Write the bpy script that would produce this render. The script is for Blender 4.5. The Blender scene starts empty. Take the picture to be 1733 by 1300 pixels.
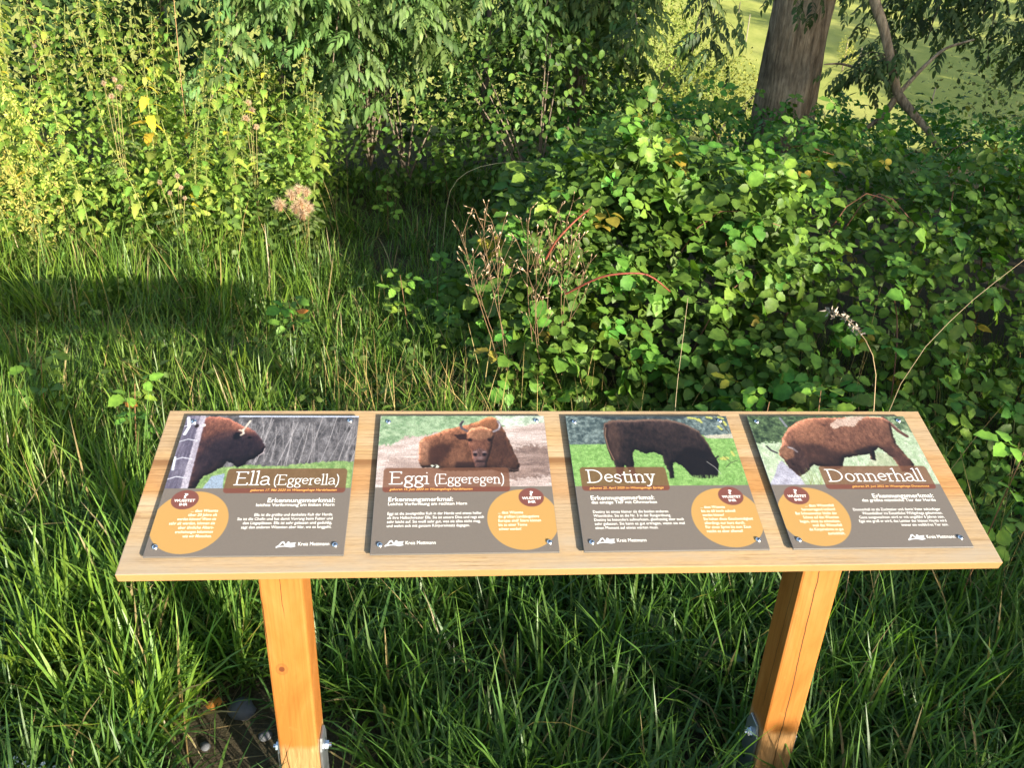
import bpy, bmesh, math
import numpy as np
from mathutils import Vector, Matrix

R = math.radians
rng = np.random.default_rng(7)
scene = bpy.context.scene
COL = scene.collection

# ------------------------------------------------------------------ camera, sky, sun, exposure
cam_d = bpy.data.cameras.new('camera'); cam = bpy.data.objects.new('camera', cam_d); COL.objects.link(cam)
CAM = np.array([-.222, -1.262, 1.718])
_p, _r, _y = R(26.62), R(2.51), R(-5.12)
_f = np.array([-math.sin(_y) * math.cos(_p), math.cos(_y) * math.cos(_p), -math.sin(_p)])
_rt = np.array([math.cos(_y), math.sin(_y), 0.0]); _up = np.cross(_rt, _f)
_R = math.cos(_r) * _rt + math.sin(_r) * _up; _U = -math.sin(_r) * _rt + math.cos(_r) * _up
M = Matrix.Identity(4)
for i in range(3):
    M[i][0] = _R[i]; M[i][1] = _U[i]; M[i][2] = -_f[i]; M[i][3] = CAM[i]
cam.matrix_world = M
cam_d.sensor_width = 36; cam_d.lens = 36 * 1400 / 1733; cam_d.clip_start = .05; cam_d.clip_end = 3000
scene.camera = cam

SUN_EL, SUN_AZ = 12.0, 36.0          # azimuth: degrees to the right of straight behind the camera (-Y)
S = np.array([math.sin(R(SUN_AZ)) * math.cos(R(SUN_EL)), -math.cos(R(SUN_AZ)) * math.cos(R(SUN_EL)), math.sin(R(SUN_EL))])
SH = np.array([S[0], S[1], 0]); SH /= np.linalg.norm(SH)

world = bpy.data.worlds.new('World'); scene.world = world; world.use_nodes = True
wn = world.node_tree.nodes; wl = world.node_tree.links; wn.clear()
sky = wn.new('ShaderNodeTexSky'); sky.sky_type = 'NISHITA'; sky.sun_disc = False
sky.sun_elevation = R(SUN_EL); sky.sun_rotation = math.atan2(S[0], S[1])
sky.air_density = 1.0; sky.dust_density = 1.5
bg = wn.new('ShaderNodeBackground'); bg.inputs[1].default_value = .125
wo = wn.new('ShaderNodeOutputWorld')
wl.new(sky.outputs[0], bg.inputs[0]); wl.new(bg.outputs[0], wo.inputs[0])

sun_d = bpy.data.lights.new('sun', 'SUN'); sun_d.energy = 5.0; sun_d.angle = R(.5); sun_d.color = (1.0, .90, .74)
sun = bpy.data.objects.new('sun', sun_d); COL.objects.link(sun)
sun.rotation_euler = Vector(S).to_track_quat('Z', 'Y').to_euler(); sun.location = (6, -8, 5)

scene.view_settings.view_transform = 'Standard'; scene.view_settings.look = 'None'
scene.view_settings.exposure = 1.75; scene.view_settings.gamma = 1.0
scene.view_settings.use_curve_mapping = False
scene.render.engine = 'CYCLES'
scene.cycles.max_bounces = 6; scene.cycles.diffuse_bounces = 3; scene.cycles.glossy_bounces = 2
scene.cycles.transmission_bounces = 4; scene.cycles.transparent_max_bounces = 4
scene.cycles.use_denoising = True

# ------------------------------------------------------------------ object helpers
def tag(o, label=None, cat=None, group=None, kind=None):
    if label: o['label'] = label
    if cat: o['category'] = cat
    if group: o['group'] = group
    if kind: o['kind'] = kind
    return o
def empty(name, loc=(0, 0, 0)):
    o = bpy.data.objects.new(name, None); o.location = loc; o.empty_display_size = .1
    COL.objects.link(o); return o
def link(name, mesh, parent=None, kind=None):
    o = bpy.data.objects.new(name, mesh); COL.objects.link(o)
    if parent is not None: o.parent = parent
    if kind: o['kind'] = kind
    return o
def nrm(v):
    v = np.asarray(v, float); return v / (np.linalg.norm(v, axis=-1, keepdims=True) + 1e-12)
def sstep(a, b, x):
    t = np.clip((x - a) / (b - a), 0, 1); return t * t * (3 - 2 * t)

class Geo:
    """Collects vertices, polygons and a colour per vertex; becomes one mesh."""
    def __init__(s): s.V = []; s.L = []; s.Z = []; s.C = []; s.n = 0
    def add(s, V, faces, col=(.5, .5, .5)):
        V = np.asarray(V, float)
        loops = np.array([i for f in faces for i in f], int); sizes = np.array([len(f) for f in faces], int)
        s.addraw(V, loops, sizes, col)
    def addraw(s, V, loops, sizes, col):
        c = np.asarray(col, float)
        if c.ndim == 1: c = np.tile(c, (len(V), 1))
        s.V.append(V); s.L.append(loops + s.n); s.Z.append(sizes); s.C.append(c); s.n += len(V)
    def inst(s, T, O, Mx, tint):
        """Instances of template T = (V, loops, sizes, C) at origins O with 3x3 frames Mx (already scaled); tint multiplies C."""
        V, lo, sz, C = T; k = len(O)
        if k == 0: return
        W = np.einsum('kij,nj->kni', Mx, V) + O[:, None, :]
        CC = C[None] * np.asarray(tint)[:, None, :]
        L = lo[None] + (np.arange(k) * len(V))[:, None]
        s.addraw(W.reshape(-1, 3), L.ravel(), np.tile(sz, k), CC.reshape(-1, 3))
    def tube(s, P, rad, sides=5, col=(.5, .5, .5), cap=True):
        P = np.asarray(P, float); n = len(P); rad = np.broadcast_to(np.asarray(rad, float), (n,))
        T = np.gradient(P, axis=0); T = nrm(T)
        ref = np.array([0, 0, 1.]) if abs(T[0][2]) < .9 else np.array([1., 0, 0])
        A = nrm(np.cross(T, ref)); B = np.cross(T, A)
        a = np.arange(sides) / sides * 2 * math.pi
        V = P[:, None] + rad[:, None, None] * (np.cos(a)[None, :, None] * A[:, None] + np.sin(a)[None, :, None] * B[:, None])
        F = []
        for i in range(n - 1):
            for j in range(sides):
                k = (j + 1) % sides
                F.append((i * sides + j, i * sides + k, (i + 1) * sides + k, (i + 1) * sides + j))
        if cap: F.append(tuple(range((n - 1) * sides, n * sides)))
        c = np.asarray(col, float)
        if c.ndim == 2: c = np.repeat(c, sides, 0)
        s.add(V.reshape(-1, 3), F, c)
    def mesh(s, name, mat, smooth=True):
        V = np.concatenate(s.V); L = np.concatenate(s.L); Z = np.concatenate(s.Z); C = np.concatenate(s.C)
        me = bpy.data.meshes.new(name)
        me.vertices.add(len(V)); me.vertices.foreach_set('co', V.astype(np.float32).ravel())
        me.loops.add(len(L)); me.loops.foreach_set('vertex_index', L.astype(np.int32))
        me.polygons.add(len(Z)); st = np.concatenate([[0], np.cumsum(Z)[:-1]])
        me.polygons.foreach_set('loop_start', st.astype(np.int32))
        at = me.attributes.new('Col', 'FLOAT_COLOR', 'POINT')
        at.data.foreach_set('color', np.concatenate([C, np.ones((len(C), 1))], 1).astype(np.float32).ravel())
        me.update(calc_edges=True)
        if smooth: me.polygons.foreach_set('use_smooth', np.ones(len(Z), bool))
        me.materials.append(mat); return me
    def template(s):
        return np.concatenate(s.V), np.concatenate(s.L), np.concatenate(s.Z), np.concatenate(s.C)

def frames(Y, N, scale=1.0):
    """3x3 frames whose Y axis is Y and whose Z axis is as close to N as it can be."""
    Y = nrm(Y); X = nrm(np.cross(Y, N)); Z = np.cross(X, Y)
    return np.stack([X, Y, Z], -1) * np.broadcast_to(np.asarray(scale, float), (len(Y),))[:, None, None]
def m4(F, o):
    Mx = Matrix.Identity(4)
    for i in range(3):
        for j in range(3): Mx[i][j] = F[i, j]
        Mx[i][3] = o[i]
    return Mx

# smooth random fields for layout
_G = rng.random((64, 64))
def field(x, y, sc=1.0, seed=0):
    x = np.asarray(x, float) * sc + seed * 17.3 + 200; y = np.asarray(y, float) * sc + seed * 9.1 + 200
    i = np.floor(x).astype(int); j = np.floor(y).astype(int); fx = x - i; fy = y - j
    fx = fx * fx * (3 - 2 * fx); fy = fy * fy * (3 - 2 * fy)
    g = lambda a, b: _G[a % 64, b % 64]
    return (g(i, j) * (1 - fx) + g(i + 1, j) * fx) * (1 - fy) + (g(i, j + 1) * (1 - fx) + g(i + 1, j + 1) * fx) * fy

# ------------------------------------------------------------------ materials
def newmat(name):
    m = bpy.data.materials.new(name); m.use_nodes = True
    nt = m.node_tree; nt.nodes.clear()
    out = nt.nodes.new('ShaderNodeOutputMaterial')
    return m, nt, out
def N(nt, t, **kw):
    n = nt.nodes.new(t)
    for k, v in kw.items(): setattr(n, k, v)
    return n
def leafmat(name, trans=.35, rough=.45, spec=.35, tcol=(1.35, 1.5, .5), rnd=.35, hue=.025, spots=.6):
    m, nt, out = newmat(name); l = nt.links.new
    at = N(nt, 'ShaderNodeAttribute', attribute_name='Col')
    oi = N(nt, 'ShaderNodeObjectInfo')
    mr = N(nt, 'ShaderNodeMapRange'); mr.inputs[3].default_value = 1 - rnd; mr.inputs[4].default_value = 1 + rnd
    l(oi.outputs['Random'], mr.inputs[0])
    mr2 = N(nt, 'ShaderNodeMapRange'); mr2.inputs[3].default_value = .5 - hue; mr2.inputs[4].default_value = .5 + hue
    ml = N(nt, 'ShaderNodeMath', operation='MULTIPLY'); ml.inputs[1].default_value = 7.31
    fr = N(nt, 'ShaderNodeMath', operation='FRACT')
    l(oi.outputs['Random'], ml.inputs[0]); l(ml.outputs[0], fr.inputs[0]); l(fr.outputs[0], mr2.inputs[0])
    hs = N(nt, 'ShaderNodeHueSaturation')
    l(at.outputs['Color'], hs.inputs['Color']); l(mr.outputs[0], hs.inputs['Value']); l(mr2.outputs[0], hs.inputs['Hue'])
    # blotches and small browned spots within a leaf
    tc = N(nt, 'ShaderNodeTexCoord')
    n1 = noise(nt, tc.outputs['Object'], 55, 3, .6); r1 = ramp(nt, [(.3, (.74, .78, .72)), (.55, (1, 1, 1)), (.75, (1.18, 1.14, 1.0))]); l(n1.outputs['Fac'], r1.inputs[0])
    n2 = noise(nt, tc.outputs['Object'], 130, 2, .5); r2 = ramp(nt, [(.70, (0,) * 3), (.77, (spots,) * 3)]); l(n2.outputs['Fac'], r2.inputs[0])
    c1 = mixc(nt, 1.0, hs.outputs[0], r1.outputs[0], 'MULTIPLY'); c2 = mixc(nt, r2.outputs[0], c1, (.16, .10, .035))
    pb = N(nt, 'ShaderNodeBsdfPrincipled'); pb.inputs['Roughness'].default_value = rough
    pb.inputs['Specular IOR Level'].default_value = spec
    l(c2, pb.inputs['Base Color'])
    mx = N(nt, 'ShaderNodeMix', data_type='RGBA', blend_type='MULTIPLY'); mx.inputs[0].default_value = 1
    l(c2, mx.inputs[6]); mx.inputs[7].default_value = (*tcol, 1)
    tr = N(nt, 'ShaderNodeBsdfTranslucent'); l(mx.outputs[2], tr.inputs[0])
    ms = N(nt, 'ShaderNodeMixShader'); ms.inputs[0].default_value = trans
    l(pb.outputs[0], ms.inputs[1]); l(tr.outputs[0], ms.inputs[2]); l(ms.outputs[0], out.inputs[0])
    return m
def plainmat(name, col, rough=.6, metal=0., spec=.4, bump=0, bscale=200):
    m, nt, out = newmat(name); l = nt.links.new
    pb = N(nt, 'ShaderNodeBsdfPrincipled'); pb.inputs['Base Color'].default_value = (*col, 1)
    pb.inputs['Roughness'].default_value = rough; pb.inputs['Metallic'].default_value = metal
    pb.inputs['Specular IOR Level'].default_value = spec
    if bump:
        tc = N(nt, 'ShaderNodeTexCoord'); no = N(nt, 'ShaderNodeTexNoise'); no.inputs['Scale'].default_value = bscale
        l(tc.outputs['Object'], no.inputs['Vector'])
        bp = N(nt, 'ShaderNodeBump'); bp.inputs['Strength'].default_value = bump; bp.inputs['Distance'].default_value = .002
        l(no.outputs['Fac'], bp.inputs['Height']); l(bp.outputs[0], pb.inputs['Normal'])
        rp = N(nt, 'ShaderNodeMapRange'); rp.inputs[3].default_value = rough * .75; rp.inputs[4].default_value = min(1, rough * 1.3)
        l(no.outputs['Fac'], rp.inputs[0]); l(rp.outputs[0], pb.inputs['Roughness'])
    l(pb.outputs[0], out.inputs[0]); return m
def vcolmat(name, rough=.7, spec=.2):
    m, nt, out = newmat(name); l = nt.links.new
    at = N(nt, 'ShaderNodeAttribute', attribute_name='Col')
    pb = N(nt, 'ShaderNodeBsdfPrincipled'); pb.inputs['Roughness'].default_value = rough; pb.inputs['Specular IOR Level'].default_value = spec
    l(at.outputs['Color'], pb.inputs['Base Color']); l(pb.outputs[0], out.inputs[0]); return m
def ramp(nt, pts, interp='LINEAR'):
    r = N(nt, 'ShaderNodeValToRGB'); r.color_ramp.interpolation = interp; e = r.color_ramp.elements
    while len(e) < len(pts): e.new(.5)
    for k, (p, c) in enumerate(pts):
        e[k].position = p; e[k].color = (*c, 1) if len(c) == 3 else c
    return r
def noise(nt, vec, scale, detail=4, rough=.6, dist=0.):
    n = N(nt, 'ShaderNodeTexNoise'); n.inputs['Scale'].default_value = scale; n.inputs['Detail'].default_value = detail
    n.inputs['Roughness'].default_value = rough; n.inputs['Distortion'].default_value = dist
    nt.links.new(vec, n.inputs['Vector']); return n
def mapping(nt, vec, sc=(1, 1, 1), loc=(0, 0, 0)):
    mp = N(nt, 'ShaderNodeMapping'); mp.inputs['Scale'].default_value = sc; mp.inputs['Location'].default_value = loc
    nt.links.new(vec, mp.inputs['Vector']); return mp.outputs[0]
def mixc(nt, fac, a, b, blend='MIX'):
    mx = N(nt, 'ShaderNodeMix', data_type='RGBA', blend_type=blend)
    for sock, v in ((mx.inputs[0], fac), (mx.inputs[6], a), (mx.inputs[7], b)):
        if hasattr(v, 'is_output'): nt.links.new(v, sock)
        elif isinstance(v, tuple): sock.default_value = (*v, 1)
        else: sock.default_value = v
    return mx.outputs[2]

M_bramble = leafmat('bramble_leaf', .32, .52, .30)
M_nettle = leafmat('nettle_leaf', .42, .6, .25, rnd=.28)
M_elder = leafmat('elder_leaf', .32, .55, .28)
M_ash = leafmat('ash_leaf', .3, .55, .28)
M_hedge = leafmat('hedge_leaf', .25, .65, .2, rnd=.1)
M_grass = leafmat('grass_blade', .42, .42, .4, rnd=.05, hue=.0)
M_straw = leafmat('dry_straw', .25, .6, .2, tcol=(1.2, 1.1, .8), rnd=.15, hue=.0)
M_stem = vcolmat('plant_stem', .6, .3)
M_fluff = leafmat('seed_fluff', .5, .8, .1, tcol=(1.1, 1.0, .9), rnd=.12, hue=.0)
# ------------------------------------------------------------------ the ground: near verge, valley and the far meadow slope, one sheet
def gz(x, y):
    x = np.asarray(x, float); y = np.asarray(y, float)
    d = y + .12 * x
    z = -7.5 * sstep(7.5, 36, d)
    z = z + .135 * np.maximum(0, d - 38) ** 1.0 * sstep(36, 48, d) 
    z = np.where(d > 260, z + .0 * d, z)
    near = np.exp(-(np.hypot(x, y) / 14) ** 2)
    z = z + (field(x, y, .9, 1) - .5) * .10 * near + (field(x, y, 3.1, 2) - .5) * .035 * near
    z = z + (field(x, y, .05, 3) - .5) * 1.5 * sstep(20, 60, np.hypot(x, y))
    return z
def axis(lo, hi, near_lo, near_hi, step):
    a = list(np.arange(near_lo, near_hi + 1e-6, step)); s = step; v = near_hi
    while v < hi: s *= 1.16; v += s; a.append(v)
    s = step; v = near_lo
    while v > lo: s *= 1.16; v -= s; a.insert(0, v)
    return np.array(a)
gx = axis(-900, 900, -4, 6, .12); gy = axis(-900, 1200, -1.5, 9, .12)
X, Y = np.meshgrid(gx, gy); Zg = gz(X, Y)
nx, ny = len(gx), len(gy)
idx = np.arange(nx * ny).reshape(ny, nx)
quads = np.stack([idx[:-1, :-1], idx[:-1, 1:], idx[1:, 1:], idx[1:, :-1]], -1).reshape(-1, 4)
g = Geo(); g.addraw(np.stack([X, Y, Zg], -1).reshape(-1, 3), quads.ravel(), np.full(len(quads), 4), (.5, .5, .5))
m, nt, out = newmat('ground_soil_and_meadow'); l = nt.links.new
ge = N(nt, 'ShaderNodeNewGeometry'); pos = ge.outputs['Position']
sx = N(nt, 'ShaderNodeSeparateXYZ'); l(pos, sx.inputs[0])
n1 = noise(nt, pos, 9, 6, .7); n2 = noise(nt, pos, 90, 5, .7); n3 = noise(nt, mapping(nt, pos, (.05, .05, .05)), 1.2, 6, .65); n4 = noise(nt, mapping(nt, pos, (.6, .25, .6)), 1.0, 8, .75)
soil = ramp(nt, [(.25, (.04, .03, .021)), (.55, (.10, .078, .056)), (.8, (.17, .135, .10))]); l(n2.outputs['Fac'], soil.inputs[0])
litter = ramp(nt, [(.4, (.03, .045, .012)), (.65, (.07, .055, .03))]); l(n1.outputs['Fac'], litter.inputs[0])
near = mixc(nt, .4, soil.outputs[0], litter.outputs[0])
mead = ramp(nt, [(.3, (.25, .29, .06)), (.5, (.36, .38, .09)), (.72, (.46, .43, .14))]); l(n3.outputs['Fac'], mead.inputs[0])
mead2 = ramp(nt, [(.35, (.15, .20, .035)), (.65, (.38, .38, .10))]); l(n4.outputs['Fac'], mead2.inputs[0])
meadow = mixc(nt, .5, mead.outputs[0], mead2.outputs[0])
mr = N(nt, 'ShaderNodeMapRange'); mr.inputs[1].default_value = 7; mr.inputs[2].default_value = 11; l(sx.outputs[1], mr.inputs[0])
colr = mixc(nt, mr.outputs[0], near, meadow)
pb = N(nt, 'ShaderNodeBsdfPrincipled'); pb.inputs['Roughness'].default_value = .95; pb.inputs['Specular IOR Level'].default_value = .1
l(colr, pb.inputs['Base Color'])
bp = N(nt, 'ShaderNodeBump'); bp.inputs['Strength'].default_value = .9; bp.inputs['Distance'].default_value = .02
l(n2.outputs['Fac'], bp.inputs['Height']); l(bp.outputs[0], pb.inputs['Normal']); l(pb.outputs[0], out.inputs[0])
tag(link('ground', g.mesh('ground', m)), 'grassy verge falling away to a sunlit meadow across the valley', kind='structure')
# ------------------------------------------------------------------ the information board
TILT = R(17.4); BW, BD, BT = 1.5, .3676, .019; BZ = .88
def boxmesh(name, lo, hi, mat, bev=0, segs=2):
    bm = bmesh.new(); bmesh.ops.create_cube(bm, size=1)
    for v in bm.verts:
        for k in range(3): v.co[k] = lo[k] + (v.co[k] + .5) * (hi[k] - lo[k])
    if bev: bmesh.ops.bevel(bm, geom=bm.edges[:], offset=bev, segments=segs, affect='EDGES', profile=.6)
    me = bpy.data.meshes.new(name); bm.to_mesh(me); bm.free(); me.materials.append(mat); return me

# wood of the board: straight grain along X, silvered and tan bands, small knots
m, nt, out = newmat('weathered_larch_board'); l = nt.links.new
tc = N(nt, 'ShaderNodeTexCoord'); ob = tc.outputs['Object']
band = noise(nt, mapping(nt, ob, (.9, 7.5, 1), (3.1, 1.7, 0)), 1.0, 3, .5, .4)
tone = ramp(nt, [(.30, (.25, .176, .10)), (.42, (.32, .242, .152)), (.54, (.33, .228, .118)), (.68, (.395, .315, .21))]); l(band.outputs['Fac'], tone.inputs[0])
sepb = N(nt, 'ShaderNodeSeparateXYZ'); l(ob, sepb.inputs[0])
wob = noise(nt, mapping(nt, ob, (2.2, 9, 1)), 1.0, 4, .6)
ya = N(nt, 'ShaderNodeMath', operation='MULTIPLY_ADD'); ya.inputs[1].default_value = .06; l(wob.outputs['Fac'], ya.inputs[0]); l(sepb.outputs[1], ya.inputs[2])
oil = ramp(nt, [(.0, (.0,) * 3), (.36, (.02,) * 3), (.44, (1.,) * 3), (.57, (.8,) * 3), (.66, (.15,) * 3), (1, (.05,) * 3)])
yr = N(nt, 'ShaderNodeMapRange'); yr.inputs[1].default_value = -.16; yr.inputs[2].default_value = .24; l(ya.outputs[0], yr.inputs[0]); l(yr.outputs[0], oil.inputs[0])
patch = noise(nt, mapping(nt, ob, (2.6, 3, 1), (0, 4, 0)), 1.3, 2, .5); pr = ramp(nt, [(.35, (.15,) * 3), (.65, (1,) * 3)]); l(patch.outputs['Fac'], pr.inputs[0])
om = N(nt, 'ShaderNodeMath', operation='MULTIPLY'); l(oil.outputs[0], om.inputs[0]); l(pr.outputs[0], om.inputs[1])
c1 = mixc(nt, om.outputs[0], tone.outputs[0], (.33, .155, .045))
grain = noise(nt, mapping(nt, ob, (5, 260, 1)), 1.0, 4, .65, .3)
gr = ramp(nt, [(.32, (.62, .56, .50)), (.5, (1., 1., 1.)), (.72, (1.16, 1.15, 1.13))]); l(grain.outputs['Fac'], gr.inputs[0])
c2 = mixc(nt, .85, c1, gr.outputs[0], 'MULTIPLY')
fine = noise(nt, mapping(nt, ob, (60, 600, 1)), 1.0, 2, .5); fr_ = ramp(nt, [(.35, (.72, .68, .64)), (.55, (1., 1., 1.))]); l(fine.outputs['Fac'], fr_.inputs[0])
c3 = mixc(nt, .55, c2, fr_.outputs[0], 'MULTIPLY')
kn = noise(nt, mapping(nt, ob, (17, 44, 1), (1.3, .2, 0)), 1.0, 2, .5); kr = ramp(nt, [(.70, (0,) * 3), (.76, (1,) * 3)]); l(kn.outputs['Fac'], kr.inputs[0])
kf = noise(nt, mapping(nt, ob, (90, 260, 1)), 1., 3, .6); km = N(nt, 'ShaderNodeMath', operation='MULTIPLY'); l(kr.outputs[0], km.inputs[0]); l(kf.outputs['Fac'], km.inputs[1])
c4 = mixc(nt, km.outputs[0], c3, (.16, .07, .03))
# a damp grey bloom towards the lower edge and one dark brown band fading to the right
gy_ = noise(nt, mapping(nt, ob, (3, 14, 1), (7, 2, 0)), 1.2, 5, .65); gg = ramp(nt, [(.40, (0,) * 3), (.62, (.85,) * 3)]); l(gy_.outputs['Fac'], gg.inputs[0])
lowr = N(nt, 'ShaderNodeMapRange'); lowr.inputs[1].default_value = -.02; lowr.inputs[2].default_value = -.16; l(sepb.outputs[1], lowr.inputs[0])
gm = N(nt, 'ShaderNodeMath', operation='MULTIPLY'); l(gg.outputs[0], gm.inputs[0]); l(lowr.outputs[0], gm.inputs[1])
c5 = mixc(nt, gm.outputs[0], c4, (.27, .225, .17))
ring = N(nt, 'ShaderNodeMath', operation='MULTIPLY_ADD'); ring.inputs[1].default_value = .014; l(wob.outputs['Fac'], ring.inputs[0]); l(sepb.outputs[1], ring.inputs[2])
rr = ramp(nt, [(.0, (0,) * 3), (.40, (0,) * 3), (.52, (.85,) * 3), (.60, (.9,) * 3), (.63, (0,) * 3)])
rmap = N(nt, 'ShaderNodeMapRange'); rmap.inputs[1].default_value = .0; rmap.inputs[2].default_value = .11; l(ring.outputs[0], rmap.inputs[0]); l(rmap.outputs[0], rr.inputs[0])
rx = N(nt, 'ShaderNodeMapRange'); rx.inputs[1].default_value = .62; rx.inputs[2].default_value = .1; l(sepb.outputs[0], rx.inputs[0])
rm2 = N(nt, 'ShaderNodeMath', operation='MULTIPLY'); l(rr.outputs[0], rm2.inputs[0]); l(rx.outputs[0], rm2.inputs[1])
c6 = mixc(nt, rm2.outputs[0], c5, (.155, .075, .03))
# the sawn front edge keeps its fresh colour
nrmn = N(nt, 'ShaderNodeTexCoord'); sn = N(nt, 'ShaderNodeSeparateXYZ'); l(nrmn.outputs['Normal'], sn.inputs[0])
edge = N(nt, 'ShaderNodeMath', operation='LESS_THAN'); edge.inputs[1].default_value = .6; l(sn.outputs[2], edge.inputs[0])
eg = mixc(nt, grain.outputs['Fac'], (.25, .135, .05), (.34, .20, .085))
c7 = mixc(nt, edge.outputs[0], c6, eg)
pb = N(nt, 'ShaderNodeBsdfPrincipled'); pb.inputs['Roughness'].default_value = .62; pb.inputs['Specular IOR Level'].default_value = .25
l(c7, pb.inputs['Base Color'])
bp = N(nt, 'ShaderNodeBump'); bp.inputs['Strength'].default_value = .35; bp.inputs['Distance'].default_value = .001
l(grain.outputs['Fac'], bp.inputs['Height']); l(bp.outputs[0], pb.inputs['Normal']); l(pb.outputs[0], out.inputs[0])
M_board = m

# posts: orange stained wood, pale weathered foot, drying cracks and a knot
def postmat(name, cracks, knot):
    m, nt, out = newmat(name); l = nt.links.new
    tc = N(nt, 'ShaderNodeTexCoord'); ob = tc.outputs['Object']
    sp = N(nt, 'ShaderNodeSeparateXYZ'); l(ob, sp.inputs[0])
    big = noise(nt, mapping(nt, ob, (9, 9, 3.2)), 1.0, 4, .55, 1.2)
    base = ramp(nt, [(.28, (.225, .078, .013)), (.48, (.285, .112, .023)), (.7, (.33, .15, .042))]); l(big.outputs['Fac'], base.inputs[0])
    gr = noise(nt, mapping(nt, ob, (190, 190, 4)), 1.0, 4, .6, .3)
    g2 = ramp(nt, [(.3, (.74, .68, .60)), (.55, (1, 1, 1)), (.8, (1.1, 1.08, 1.05))]); l(gr.outputs['Fac'], g2.inputs[0])
    c = mixc(nt, .6, base.outputs[0], g2.outputs[0], 'MULTIPLY')
    sp2 = noise(nt, mapping(nt, ob, (60, 60, 50)), 1., 3, .6); s2 = ramp(nt, [(.66, (0,) * 3), (.75, (.7,) * 3)]); l(sp2.outputs['Fac'], s2.inputs[0])
    c = mixc(nt, s2.outputs[0], c, (.30, .13, .035))
    # weathered foot
    nz = noise(nt, mapping(nt, ob, (45, 45, 14)), 1., 4, .7)
    za = N(nt, 'ShaderNodeMath', operation='MULTIPLY_ADD'); za.inputs[1].default_value = -.035; l(nz.outputs['Fac'], za.inputs[0]); l(sp.outputs[2], za.inputs[2])
    fm = N(nt, 'ShaderNodeMapRange'); fm.inputs[1].default_value = .246; fm.inputs[2].default_value = .230; l(za.outputs[0], fm.inputs[0])
    foot = ramp(nt, [(.3, (.17, .085, .028)), (.6, (.33, .185, .075)), (.8, (.45, .29, .14))])
    gf = noise(nt, mapping(nt, ob, (110, 110, 9)), 1., 5, .7, .5); l(gf.outputs['Fac'], foot.inputs[0])
    c = mixc(nt, fm.outputs[0], c, foot.outputs[0])
    # long cracks: (x0 local, slope, z from, z to, half width)
    for (ax, x0, sl, z0, z1, hw) in cracks:
        wv = noise(nt, mapping(nt, ob, (0, 0, 11), (x0 * 50, 0, 0)), 1., 3, .6)
        a = N(nt, 'ShaderNodeMath', operation='MULTIPLY_ADD'); a.inputs[1].default_value = sl; l(sp.outputs[2], a.inputs[0]); l(sp.outputs[ax], a.inputs[2])
        b = N(nt, 'ShaderNodeMath', operation='MULTIPLY_ADD'); b.inputs[1].default_value = .012; l(wv.outputs['Fac'], b.inputs[0]); l(a.outputs[0], b.inputs[2])
        s = N(nt, 'ShaderNodeMath', operation='SUBTRACT'); s.inputs[1].default_value = x0; l(b.outputs[0], s.inputs[0])
        ab = N(nt, 'ShaderNodeMath', operation='ABSOLUTE'); l(s.outputs[0], ab.inputs[0])
        lt = N(nt, 'ShaderNodeMapRange'); lt.inputs[1].default_value = hw; lt.inputs[2].default_value = hw * .4; l(ab.outputs[0], lt.inputs[0])
        mA = N(nt, 'ShaderNodeMapRange'); mA.inputs[1].default_value = z0; mA.inputs[2].default_value = z0 + .03; l(sp.outputs[2], mA.inputs[0])
        mB = N(nt, 'ShaderNodeMapRange'); mB.inputs[1].default_value = z1; mB.inputs[2].default_value = z1 - .03; l(sp.outputs[2], mB.inputs[0])
        q = N(nt, 'ShaderNodeMath', operation='MULTIPLY'); l(mA.outputs[0], q.inputs[0]); l(mB.outputs[0], q.inputs[1])
        q2 = N(nt, 'ShaderNodeMath', operation='MULTIPLY'); l(q.outputs[0], q2.inputs[0]); l(lt.outputs[0], q2.inputs[1])
        c = mixc(nt, q2.outputs[0], c, (.045, .02, .008))
    if knot:
        v = N(nt, 'ShaderNodeVectorMath', operation='SUBTRACT'); l(ob, v.inputs[0]); v.inputs[1].default_value = knot
        v2 = N(nt, 'ShaderNodeVectorMath', operation='MULTIPLY'); l(v.outputs[0], v2.inputs[0]); v2.inputs[1].default_value = (1, 0, .8)
        ln = N(nt, 'ShaderNodeVectorMath', operation='LENGTH'); l(v2.outputs[0], ln.inputs[0])
        kk = ramp(nt, [(.0, (1,) * 3), (.22, (.95,) * 3), (.30, (.15,) * 3), (.5, (.35,) * 3), (.62, (.0,) * 3)])
        sc = N(nt, 'ShaderNodeMath', operation='MULTIPLY'); sc.inputs[1].default_value = 1 / .022; l(ln.outputs['Value'], sc.inputs[0]); l(sc.outputs[0], kk.inputs[0])
        c = mixc(nt, kk.outputs[0], c, (.10, .03, .01))
    pb = N(nt, 'ShaderNodeBsdfPrincipled'); pb.inputs['Roughness'].default_value = .5; pb.inputs['Specular IOR Level'].default_value = .3
    l(c, pb.inputs['Base Color'])
    bp = N(nt, 'ShaderNodeBump'); bp.inputs['Strength'].default_value = .3; bp.inputs['Distance'].default_value = .001
    l(gr.outputs['Fac'], bp.inputs['Height']); l(bp.outputs[0], pb.inputs['Normal']); l(pb.outputs[0], out.inputs[0])
    return m
M_postL = postmat('orange_stained_post_a', [(0, -.013, .03, .53, .84, .0011), (0, .019, .02, .60, .84, .0008), (0, -.003, .07, .09, .27, .0013)], (-.015, -.04, .475))
M_postR = postmat('orange_stained_post_b', [(0, .012, .02, .09, .74, .0015), (1, .0, .02, .3, .85, .0012)], None)
M_zinc = plainmat('galvanised_steel', (.34, .37, .40), .42, .9, .5, .25, 60)
M_bolt = plainmat('bright_bolt_steel', (.62, .66, .72), .25, 1.0)
M_screw = plainmat('stainless_screw', (.72, .74, .78), .22, 1.0)
M_dark = plainmat('socket_shade_and_spacer', (.02, .022, .025), .6)
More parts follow.
